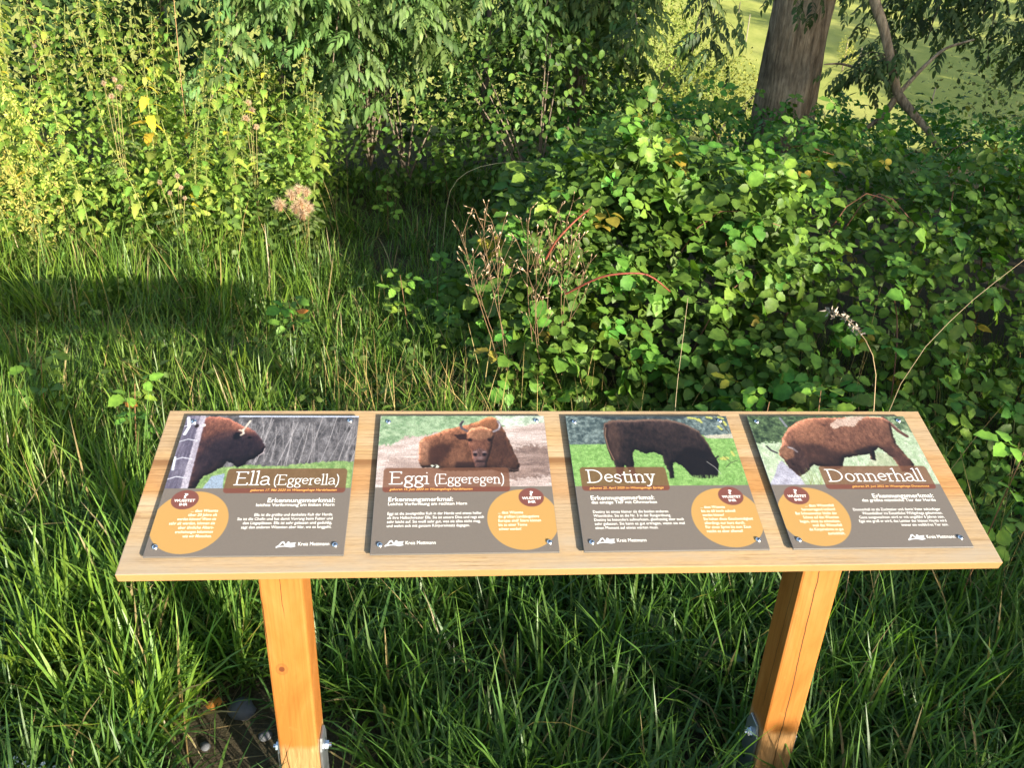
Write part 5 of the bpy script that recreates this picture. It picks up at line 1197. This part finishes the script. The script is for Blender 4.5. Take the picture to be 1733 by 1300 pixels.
for (x, y, z) in ((2.15, 4.9, 1.62), (2.3, 4.9, 1.66), (2.55, 4.85, 1.60), (2.65, 4.8, 1.66), (2.42, 4.85, 1.63)): tw.append([(2.4, 5.2, 2.6), (2.4, 5.0, 2.2), (x, y, z + .2), (x, y, z)])
overhang(tree, tw, 50, 10, a_mesh, AT, (.07, .12, .03), M_ash, L0, spread=.06, droop=-.6, br=.006, bcol=(.06, .05, .035))
CT = [simple_tmpl(.13, .06, 2, .25, .25, 0, 90 + s) for s in range(2)]
def crown_part(root, L0, blobs, n, colr, sc=1.0, mat=M_hedge):
    g = Geo()
    for (c, r) in blobs:
        P, d = ell_sampler(c, r, c[0])(n); k = len(P)
        Fm = frames(rng.normal(size=(k, 3)) + [0, 0, -.4], d * .5 + rng.normal(size=(k, 3)) * .6 + [0, 0, .5], sc * (.7 + .6 * rng.random(k)))
        g.inst(CT[0], P - np.array(L0), Fm, jit(k, colr, .4, .14))
    link('crown', g.mesh('crown', mat), root, 'stuff')
crown_part(tree, L0, [((2.6, 5.6, 6.6), (2.4, 2.2, 1.6)), ((4.4, 5.4, 4.6), (1.4, 1.4, 1.2)), ((4.6, 7.0, 6.8), (1.5, 1.5, 1.2))], 1300, (.05, .085, .025), 1.1)

# shaded undergrowth closing the right-hand edge behind the ash leaves
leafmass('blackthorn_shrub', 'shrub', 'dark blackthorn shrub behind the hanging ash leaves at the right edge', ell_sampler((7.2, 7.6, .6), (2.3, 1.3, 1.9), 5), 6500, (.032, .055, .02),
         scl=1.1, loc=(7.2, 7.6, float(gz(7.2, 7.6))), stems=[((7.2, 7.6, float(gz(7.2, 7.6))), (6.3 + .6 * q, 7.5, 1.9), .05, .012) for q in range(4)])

# ------------------------------------------------------------------ unseen hedge and tree added on the sunny side to throw the shade
def simple_tree(name, label, x, y, h, r, n, colr, group=None, sc=1.0, trunk=.2, base=.35):
    z = float(gz(x, y)); root = empty(name, (x, y, z)); tag(root, label, 'tree', group)
    barktube([(x, y, z - .2), (x + .05 * r, y, z + h * .4), (x, y, z + h * .9)], [trunk, trunk * .75, trunk * .2], 14, .08, 'trunk', root, (x, y, z))
    bl = [((x + r * .45 * math.cos(a), y + r * .45 * math.sin(a), z + h * q), (r * .75, r * .75, h * (1 - base) * .36)) for a, q in ((0, base + .22), (2.1, base + .30), (4.2, base + .26), (1., .80))]
    crown_part(root, (x, y, z), bl, n, colr, sc)
    return root
# unseen hedge added behind the camera; its top edge is shaped to cast the ground shade
UV_ = np.array([math.cos(R(SUN_AZ)), math.sin(R(SUN_AZ)), 0])
HL = 5.2
def htop(u):
    v = .275 - .11 * sstep(-.5, .45, u)
    v = v - .45 * sstep(-.90, -.80, u) * sstep(-.30, -.42, u)
    v = v + .30 * sstep(-.88, -.98, u) + .40 * sstep(1.05, 1.5, u) + .14 * sstep(1.6, 2.1, u) + .28 * sstep(2.2, 2.9, u) + .34 * sstep(2.5, 2.85, u) + 1.2 * sstep(3.7, 4.5, u)
    return v
def shade_hedge(n):
    u = -3.2 + 8.6 * rng.random(n); dp = (rng.random(n) - .5) * .7
    zt = (htop(u) + HL * S[2]) / math.cos(R(SUN_EL)) - .02 + (field(u, dp, 3.0, 30) - .5) * .10
    z = zt * rng.random(n) ** .8 - .04 * rng.random(n)
    P = UV_[None] * u[:, None] + SH[None] * (HL + dp[:, None]); P[:, 2] = gz(P[:, 0], P[:, 1]) * .5 + z
    return P, np.tile(-SH, (n, 1))
c0 = UV_ * 1.0 + SH * HL
leafmass('added_shade_hedge', 'hedge', 'unseen hedge added on the sunny side, its top shaped to shade the ground', shade_hedge, 19000, (.05, .09, .022), scl=1.7, loc=(c0[0], c0[1], 0), T_list=HT,
         stems=[(tuple(UV_ * u + SH * HL + np.array([0, 0, -.1])), tuple(UV_ * u + SH * HL + np.array([0, 0, .95])), .03, .01) for u in np.arange(-3, 5.3, .7)])
simple_tree('added_shade_tree', 'unseen tree added beyond the right edge to shade the ash', 7.2, -.3, 6.2, 1.9, 4200, (.045, .08, .022), None, 1.5, .22, .18)  # added out of view to shade the ash trunk and leaves
# woodland edge right of the valley, whose long shadow covers the upper meadow
# ------------------------------------------------------------------ grass
def blades(n, xy, L, wid, th0, th1, az, colb, colt, K=4, zoff=0., twist=.5):
    """Curved blades: th0 / th1 are the angles from upright at foot and tip; az the heading of the bend."""
    x, y = xy; s = np.linspace(0, 1, K + 1); ds = 1 / K
    th = th0[:, None] + (th1 - th0)[:, None] * (np.arange(K) + .5)[None] / K
    r = np.concatenate([np.zeros((n, 1)), np.cumsum(np.sin(th) * ds, 1)], 1) * L[:, None]
    z = np.concatenate([np.zeros((n, 1)), np.cumsum(np.cos(th) * ds, 1)], 1) * L[:, None]
    ca, sa = np.cos(az), np.sin(az); z0 = gz(x, y) + zoff
    C = np.stack([x[:, None] + r * ca[:, None], y[:, None] + r * sa[:, None], np.maximum(z0[:, None] + z, z0[:, None] + .004)], -1)
    wa = az + math.pi / 2 + (rng.random(n) - .5) * 2 * twist
    wv = np.stack([np.cos(wa), np.sin(wa), (rng.random(n) - .5) * .5], -1)
    prof = np.array([.7, 1.0, .92, .68, .0]) if K == 4 else np.append(np.linspace(1, .6, K), 0)
    hw = wid[:, None] * .5 * prof[None]
    Lf = C - wv[:, None] * hw[..., None]; Rt = C + wv[:, None] * hw[..., None]
    V = np.empty((n, 2 * K + 1, 3)); V[:, 0:2 * K:2] = Lf[:, :K]; V[:, 1:2 * K:2] = Rt[:, :K]; V[:, 2 * K] = C[:, K]
    cs = np.concatenate([np.repeat(s[:K], 2), [1]])[None, :, None]
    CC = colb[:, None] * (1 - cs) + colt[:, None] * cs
    lo = []; sz = []
    for k in range(K - 1): a = 2 * k; lo += [a, a + 1, a + 3, a + 2]; sz.append(4)
    a = 2 * (K - 1); lo += [a, a + 1, a + 2]; sz.append(3)
    lo = np.array(lo)[None] + (np.arange(n) * (2 * K + 1))[:, None]
    return V.reshape(-1, 3), lo.ravel(), np.tile(sz, n), CC.reshape(-1, 3)
def bare(x, y):
    """How trodden the soil is near the left post and under the board."""
    b = np.exp(-(((x + .74) / .17) ** 2 + ((y - .22) / .15) ** 2)) + .9 * np.exp(-(((x + .47) / .10) ** 2 + ((y - .16) / .11) ** 2))
    b += .85 * np.exp(-(((x + .45) / .34) ** 2 + ((y + .30) / .26) ** 2))  # grass thinned here to let the low sun reach the lit patch
    b += .8 * np.exp(-(((x - .49) / .13) ** 2 + ((y + .14) / .12) ** 2))
    b += .8 * np.exp(-(((x + .66) / .18) ** 2 + ((y - .06) / .09) ** 2))
    return b
def tufts(nt_, per, dom, Lr, wr, colb, colt, spread, lean=(.15, 1.3), flat=0, keep=None, var=.3, dead=.05, hue=.12):
    x0, x1, y0, y1 = dom; cx = x0 + (x1 - x0) * rng.random(nt_); cy = y0 + (y1 - y0) * rng.random(nt_)
    if keep is not None: k = keep(cx, cy); cx, cy = cx[k], cy[k]
    nt2 = len(cx); cnt = np.maximum(3, (per * (.5 + rng.random(nt2)))).astype(int); idx = np.repeat(np.arange(nt2), cnt); n = len(idx)
    a = rng.random(n) * 2 * math.pi; rr = spread * rng.random(n) ** .7
    x = cx[idx] + rr * np.cos(a); y = cy[idx] + rr * np.sin(a)
    tl = (.75 + .5 * rng.random(nt2))[idx]; L = (Lr[0] + (Lr[1] - Lr[0]) * rng.random(n) ** 1.2) * tl
    tdir = (rng.random(nt2) * 2 * math.pi)[idx]; az = np.where(rng.random(n) < .45, tdir + rng.normal(size=n) * .7, a + rng.normal(size=n) * .5)
    th0 = np.abs(rng.normal(size=n)) * lean[0] + flat * rng.random(n); th1 = th0 + lean[1] * (rng.random(n) ** 1.1) * (.6 + .8 * rng.random(n))
    w = wr[0] + (wr[1] - wr[0]) * rng.random(n)
    tc_ = jit(nt2, (1, 1, 1), .22, .14)[idx]; f = jit(n, (1, 1, 1), var * .6, hue)
    cb = np.asarray(colb)[None] * tc_ * f; ct = np.asarray(colt)[None] * tc_ * f
    dd = rng.random(n) < dead; cb[dd] = jit(int(dd.sum()), (.26, .19, .08), .3, .1); ct[dd] = jit(int(dd.sum()), (.36, .28, .14), .3, .1)
    return blades(n, (x, y), L, w, th0, th1, az, cb, ct)
def notbush(x, y): return Hb(x, y) < .12 + .25 * rng.random(len(x))
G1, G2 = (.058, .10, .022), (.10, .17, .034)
g = Geo()
# lush broad blades under and in front of the board
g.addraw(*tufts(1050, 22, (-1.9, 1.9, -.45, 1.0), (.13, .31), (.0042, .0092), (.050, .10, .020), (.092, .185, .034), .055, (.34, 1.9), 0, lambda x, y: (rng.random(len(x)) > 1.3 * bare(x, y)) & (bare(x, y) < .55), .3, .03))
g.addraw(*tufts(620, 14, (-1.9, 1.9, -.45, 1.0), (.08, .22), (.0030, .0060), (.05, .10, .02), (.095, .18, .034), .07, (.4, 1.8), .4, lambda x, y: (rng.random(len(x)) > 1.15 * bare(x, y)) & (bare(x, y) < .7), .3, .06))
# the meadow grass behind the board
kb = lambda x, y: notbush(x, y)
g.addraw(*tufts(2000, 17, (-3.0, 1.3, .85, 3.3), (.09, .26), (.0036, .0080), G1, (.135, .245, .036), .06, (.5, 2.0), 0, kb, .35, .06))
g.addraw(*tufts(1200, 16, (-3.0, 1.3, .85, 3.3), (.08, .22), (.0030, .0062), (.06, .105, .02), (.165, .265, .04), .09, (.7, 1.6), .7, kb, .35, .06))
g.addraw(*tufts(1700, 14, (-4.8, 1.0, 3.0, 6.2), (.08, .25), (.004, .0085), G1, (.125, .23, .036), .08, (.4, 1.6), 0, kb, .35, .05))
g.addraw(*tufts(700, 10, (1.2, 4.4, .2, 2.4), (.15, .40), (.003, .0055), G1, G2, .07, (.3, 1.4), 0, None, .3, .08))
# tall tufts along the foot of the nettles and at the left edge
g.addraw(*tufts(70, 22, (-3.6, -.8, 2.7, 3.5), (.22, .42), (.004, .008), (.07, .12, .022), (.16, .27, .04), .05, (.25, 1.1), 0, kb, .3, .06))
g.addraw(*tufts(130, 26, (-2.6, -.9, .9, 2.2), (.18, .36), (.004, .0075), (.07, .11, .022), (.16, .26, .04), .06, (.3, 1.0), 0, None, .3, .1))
# sunlit foreground patch left of the left post, painted in with brighter blades
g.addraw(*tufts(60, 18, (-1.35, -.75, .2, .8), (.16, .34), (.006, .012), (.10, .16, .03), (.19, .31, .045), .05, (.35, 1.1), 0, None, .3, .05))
tag(link('grass', g.mesh('grass', M_grass)), 'long green verge grass under and behind the board', kind='stuff')
# straw: thin dry stalks, mostly behind the board
def straws(n, dom, Lr, keepf, colr=(.42, .30, .13)):
    x = dom[0] + (dom[1] - dom[0]) * rng.random(n); y = dom[2] + (dom[3] - dom[2]) * rng.random(n)
    if keepf is not None: k = keepf(x, y); x, y = x[k], y[k]
    n = len(x); L = Lr[0] + (Lr[1] - Lr[0]) * rng.random(n); th0 = np.abs(rng.normal(size=n)) * .38
    return blades(n, (x, y), L, .0014 + .0016 * rng.random(n), th0, th0 + .7 * rng.random(n) ** 2, rng.random(n) * 6.28, jit(n, colr, .3, .12), jit(n, np.array(colr) * 1.15, .3, .1), twist=3)
g = Geo()
g.addraw(*straws(260, (-2.7, .9, .9, 2.8), (.18, .4), notbush, (.34, .26, .11))); g.addraw(*straws(330, (-.8, .75, 1.0, 2.0), (.2, .42), None, (.36, .27, .11)))
g.addraw(*straws(110, (-1.9, 1.9, -.4, .9), (.15, .35), None, (.36, .27, .13))); g.addraw(*straws(90, (-4.5, 1.0, 2.8, 5.5), (.3, .6), notbush)); g.addraw(*straws(90, (1.2, 3.2, .4, 2.2), (.35, .8), None))
# flattened old thatch lying between the tufts
n = 5200; x = -2.8 + 4.6 * rng.random(n); y = -.4 + 4.2 * rng.random(n); k = (Hb(x, y) < .15) & (rng.random(n) < .55 + .45 * (y > .9)); x, y = x[k], y[k]; n = len(x)
g.addraw(*blades(n, (x, y), .08 + .16 * rng.random(n), .0018 + .0026 * rng.random(n), 1.0 + .5 * rng.random(n), 1.3 + .7 * rng.random(n), rng.random(n) * 6.28, jit(n, (.17, .125, .06), .4, .12), jit(n, (.25, .19, .09), .4, .12), zoff=.01, twist=3))
tag(link('dry_grass', g.mesh('dry_grass', M_straw)), 'thin straw coloured stalks scattered through the grass', kind='stuff')
# small round and lobed leaves among the grass
g = Geo()
for (nn_, dom, sc_, colr) in ((1500, (-2.8, .8, .9, 3.2), .7, (.075, .135, .026)), (2600, (-1.4, .9, 3.1, 5.4), 1.0, (.07, .13, .025)), (500, (-4.2, -.9, 3.1, 4.3), 1.1, (.11, .17, .03))):
    x = dom[0] + (dom[1] - dom[0]) * rng.random(nn_); y = dom[2] + (dom[3] - dom[2]) * rng.random(nn_); z = gz(x, y) + .04 + (.20 + .30 * (dom[2] > 3.05) * (dom[0] > -1.5)) * rng.random(nn_)
    k = (field(x, y, 1.4, 33) > .5) & (bare(x, y) < .4); x, y, z = x[k], y[k], z[k]; n_ = len(x)
    for q in range(3): s = slice(q, None, 3); g.inst(DT[q], np.stack([x, y, z], -1)[s], frames(rng.normal(size=(len(x[s]), 3)) * [1, 1, .3], rng.normal(size=(len(x[s]), 3)) * .5 + [0, -.2, 1], sc_ * (.7 + .6 * rng.random(len(x[s])))), jit(len(x[s]), colr, .35, .15))
tag(link('ground_cover', g.mesh('ground_cover', M_bramble)), 'small round leaves growing low among the grass', kind='stuff')

# ------------------------------------------------------------------ single things in the grass
def stalk(name, cat, label, pts, r, colr, head=None):
    P = np.array(pts, float); root = empty(name, tuple(P[0])); tag(root, label, cat); tt = np.linspace(0, 1, len(P)); t = np.linspace(0, 1, 12)
    Q = np.stack([np.interp(t, tt, P[:, k]) for k in range(3)], -1)
    if len(P) > 3: Q[1:-1] = (Q[:-2] + 2 * Q[1:-1] + Q[2:]) / 4
    g = Geo(); g.tube(Q - P[0], np.linspace(r, r * .6, 12), 5, colr); link('stem', g.mesh('stem', M_stem), root)
    if head:
        g = Geo()
        for k in range(head):
            s = .68 + .32 * k / head; p = np.array([np.interp(s, t, Q[:, i]) for i in range(3)]) - P[0]
            for _ in range(7): q = p + rng.normal(size=3) * .006; dv = rng.normal(size=(3, 3)) * .005; g.add(q + dv, [(0, 1, 2)], np.array((.30, .26, .21)) * (.7 + .5 * rng.random()))
        link('seed_head', g.mesh('seed_head', M_stem), root)
z1 = float(gz(.9, .62))
stalk('grass_stalk', 'grass stalk', 'dry bent grass stalk with a grey seed head in front of the dark bramble', [(.93, .50, z1), (.92, .56, .45), (.925, .63, .78), (.92, .70, .85), (.885, .80, .895), (.84, .84, .895)], .0015, (.34, .24, .13), 12)
stalk('grass_stalk', 'grass stalk', 'long straight straw slanting up to the right picture edge', [(.98, .70, float(gz(.98, .7))), (1.05, .76, .72), (1.24, .84, .91), (1.42, .90, 1.03), (1.5, .93, 1.08)], .0011, (.24, .18, .10))
stalk('grass_stalk', 'grass stalk', 'thin upright straw rising in front of the sunlit bramble', [(.62, 1.3, float(gz(.62, 1.3))), (.60, 1.32, .4), (.60, 1.34, .74)], .0013, (.36, .28, .17))
stalk('grass_stalk', 'grass stalk', 'pale arching straw above the shadowed clearing', [(-.25, 3.9, .0), (-.22, 3.8, .5), (-.08, 3.7, .66), (.2, 3.65, .72), (.5, 3.6, .70)], .0022, (.46, .40, .22))
stalk('grass_stalk', 'grass stalk', 'tall reddish stem standing among the nettles at the top left', [(-1.95, 4.6, .0), (-1.96, 4.6, .9), (-1.92, 4.6, 1.75)], .0035, (.26, .16, .07))

# lobed rosette leaves under the board
def lobed(L, W, lob, seed):
    q = np.random.default_rng(seed); V = []; F = []; n = lob * 4; C = []
    for i in range(n + 1):
        t = i / n; w = W / 2 * (.25 + .9 * math.sin(math.pi * min(1, t * .95 + .05)) ** .8) * (1 if i % 4 in (1, 2) else .42) if 0 < i < n else .002
        for sx in (-1, 0, 1): V.append((sx * w, t * L - (.03 * L if sx else 0) * (i % 4 == 1), .22 * L * math.sin(2.4 * t) + abs(sx) * .25 * w + (q.random() - .5) * .004)); C.append([1.6] * 3 if sx == 0 else [1] * 3)
    for i in range(n): a = i * 3; F += [(a, a + 1, a + 4, a + 3), (a + 1, a + 2, a + 5, a + 4)]
    g = Geo(); g.add(V, F, np.array(C)); return g.template()
RT = [tmesh('leaf', lobed(.22, .052, 5, s), M_bramble, (.055, .095, .04)) for s in (1, 2, 3)]
for (x, y, n_, lb, sc_, a0) in ((.43, .38, 6, 'sow thistle rosette with lobed grey-green leaves under the board', .85, 1.3), (.36, .18, 5, 'second darker sow thistle rosette lower under the board', .6, .4)):
    root = empty('sow_thistle', (x, y, float(gz(x, y)))); tag(root, lb, 'weed')
    for k in range(n_):
        a = a0 + k * 6.28 / n_ + (rng.random() - .5) * .4; o = link('leaf', RT[k % 3], root)
        o.matrix_basis = m4(frames(np.array([[math.cos(a), math.sin(a), .55]]), np.array([[0, -.2, 1.]]), sc_ * (.8 + .4 * rng.random()))[0], np.zeros(3))

# stones, dead leaves and a white yarrow in the foreground
M_stone = plainmat('grey_stone', (.085, .09, .10), .8, 0, .3, .6, 90)
def stone(x, y, r, label):
    bm = bmesh.new(); bmesh.ops.create_icosphere(bm, subdivisions=2, radius=1)
    for v in bm.verts:
        f = .8 + .45 * float(field(v.co.x * 1.3 + x * 9, v.co.y * 1.3 + v.co.z * 1.9, 1.2, 40)); v.co = Vector((v.co.x * r * f * 1.25, v.co.y * r * f, v.co.z * r * f * .65))
    me = bpy.data.meshes.new('stone'); bm.to_mesh(me); bm.free(); me.materials.append(M_stone)
    for p_ in me.polygons: p_.use_smooth = True
    o = link('stone', me); o.location = (x, y, float(gz(x, y)) + r * .25); o.rotation_euler.z = x * 9
    tag(o, label, 'stone')
stone(-.735, .285, .030, 'grey stone on the bare soil left of the left post')
stone(-.66, .20, .014, 'small grey pebble on bare soil beside the left post')
stone(-.80, .18, .011, 'tiny pebble lying on trodden soil in the lower left')
dl = [tmesh('dead_leaf', simple_tmpl(.055, .034, 5, -.5, .5, .05, 300 + s, .45, .01), M_straw, c) for s, c in enumerate(((.42, .17, .04), (.30, .13, .05)))]
for (x, y, z, me, lb) in ((-.775, .30, .018, dl[0], 'curled orange dead leaf lying beside the grey stone'), (-.90, 2.26, .30, dl[0], 'orange dead leaf caught in the grass by a dark shoot'), (-.58, .48, .03, dl[1], 'brown dead leaf on the soil behind the left post'), (-.25, .22, .03, dl[1], 'dark reddish dead leaf under the grass right of the left post'), (-1.42, 1.55, .22, dl[0], 'orange dead leaf in shaded grass left of the board')):
    o = link('dead_leaf', me); o.matrix_basis = m4(frames(np.array([[rng.normal(), rng.normal(), .2]]), np.array([[.2, -.4, 1.]]), 1.0)[0], (x, y, float(gz(x, y)) + z)); tag(o, lb, 'dead leaf')
root = empty('yarrow_plant', (-1.13, .06, float(gz(-1.13, .06)))); tag(root, 'small white flower cluster in the bottom left corner', 'flower')
M_petal = plainmat('white_petal', (.75, .76, .74), .7)
g = Geo(); gp = Geo()
for k in range(16):
    e = np.array([rng.normal() * .028, rng.normal() * .022, .105 + .012 * rng.random()]); g.tube([np.zeros(3), np.array([0, 0, .06]), e], [.0014, .0012, .0007], 3, (.12, .16, .05), False)
    for q in range(5): a = q * 1.257; c_ = e + np.array([math.cos(a), math.sin(a), .2]) * .003; gp.add([c_ + np.array([math.cos(b), math.sin(b), .0]) * .0028 for b in (0, 1.57, 3.14, 4.71)], [(0, 1, 2, 3)])
link('stems', g.mesh('stems', M_stem), root, 'stuff'); link('petals', gp.mesh('petals', M_petal), root, 'stuff')
# ------------------------------------------------------------------ far meadow: posts, a young tree
def ray_ground(px, py):
    """Where the line of sight through a photo pixel meets the ground."""
    d = nrm(_f + (px - 866.5) / 1400 * _R - (py - 650) / 1400 * _U); t = np.linspace(8, 260, 2500); P = CAM + d * t[:, None]
    k = np.argmax(P[:, 2] < gz(P[:, 0], P[:, 1])); return P[k]
Q = ray_ground(1425, 120)
pt = empty('young_tree', tuple(Q)); tag(pt, 'small bright young tree alone on the meadow right of the trunk', 'tree')
_d = float(np.linalg.norm(Q - CAM)); hh = 52 * _d / 1400
barktube([Q, Q + [0, 0, hh * .5], Q + [0, 0, hh * .9]], [hh * .02, hh * .015, hh * .008], 8, .05, 'trunk', pt, Q)
crown_part(pt, tuple(Q), [(tuple(Q + [0, 0, hh * .62]), (hh * .27, hh * .27, hh * .40)), (tuple(Q + [hh * .1, 0, hh * .4]), (hh * .26, hh * .26, hh * .22))], 500, (.30, .30, .07), hh / 3)
M_post = plainmat('grey_fence_wood', (.20, .175, .13), .85)
for k, (px, py, hp) in enumerate(((1262, 72, 40), (1452, 112, 26), (1576, 176, 24), (1250, 22, 16))):
    Q = ray_ground(px, py); h_ = hp * float(np.linalg.norm(Q - CAM)) / 1400
    g = Geo(); g.tube([(0, 0, -.2), (0, 0, h_ * .9), (0, 0, h_)], [.05, .045, .02], 7); o = link('fence_post', g.mesh('fence_post', M_post)); o.location = tuple(Q)
    tag(o, ['pale fence post on the lit meadow left of the trunk', 'fence post on the meadow just right of the young tree', 'fence post low on the slope behind the curved limb', 'small far fence post on the upper field left of the trunk'][k], 'fence post', 'fence posts across the meadow')
# woodland edge on the right of the valley: its long evening shadow lies over the upper field
tips = [ray_ground(*p) for p in ((1560, 195), (1520, 172), (1480, 148), (1440, 122), (1395, 93), (1345, 68), (1295, 46), (1230, 20))]
tips += [np.array([x, y, float(gz(x, y))]) for x, y in ((27.5, 94.), (31., 104.), (37., 113.), (45., 121.), (54., 128.))]
for k, E0 in enumerate(tips):
    L = 64 + 4 * math.sin(k * 2.3); T0 = E0 + SH * L; base = float(gz(T0[0], T0[1])); H = E0[2] + L * math.tan(R(SUN_EL)) - base
    simple_tree('woodland_tree', 'broad woodland tree beyond the right edge of the picture', float(T0[0]), float(T0[1]), H / 1.08, 3.9, 800, (.045, .08, .025), 'woodland edge right of the valley', 8.0, .3, .06)
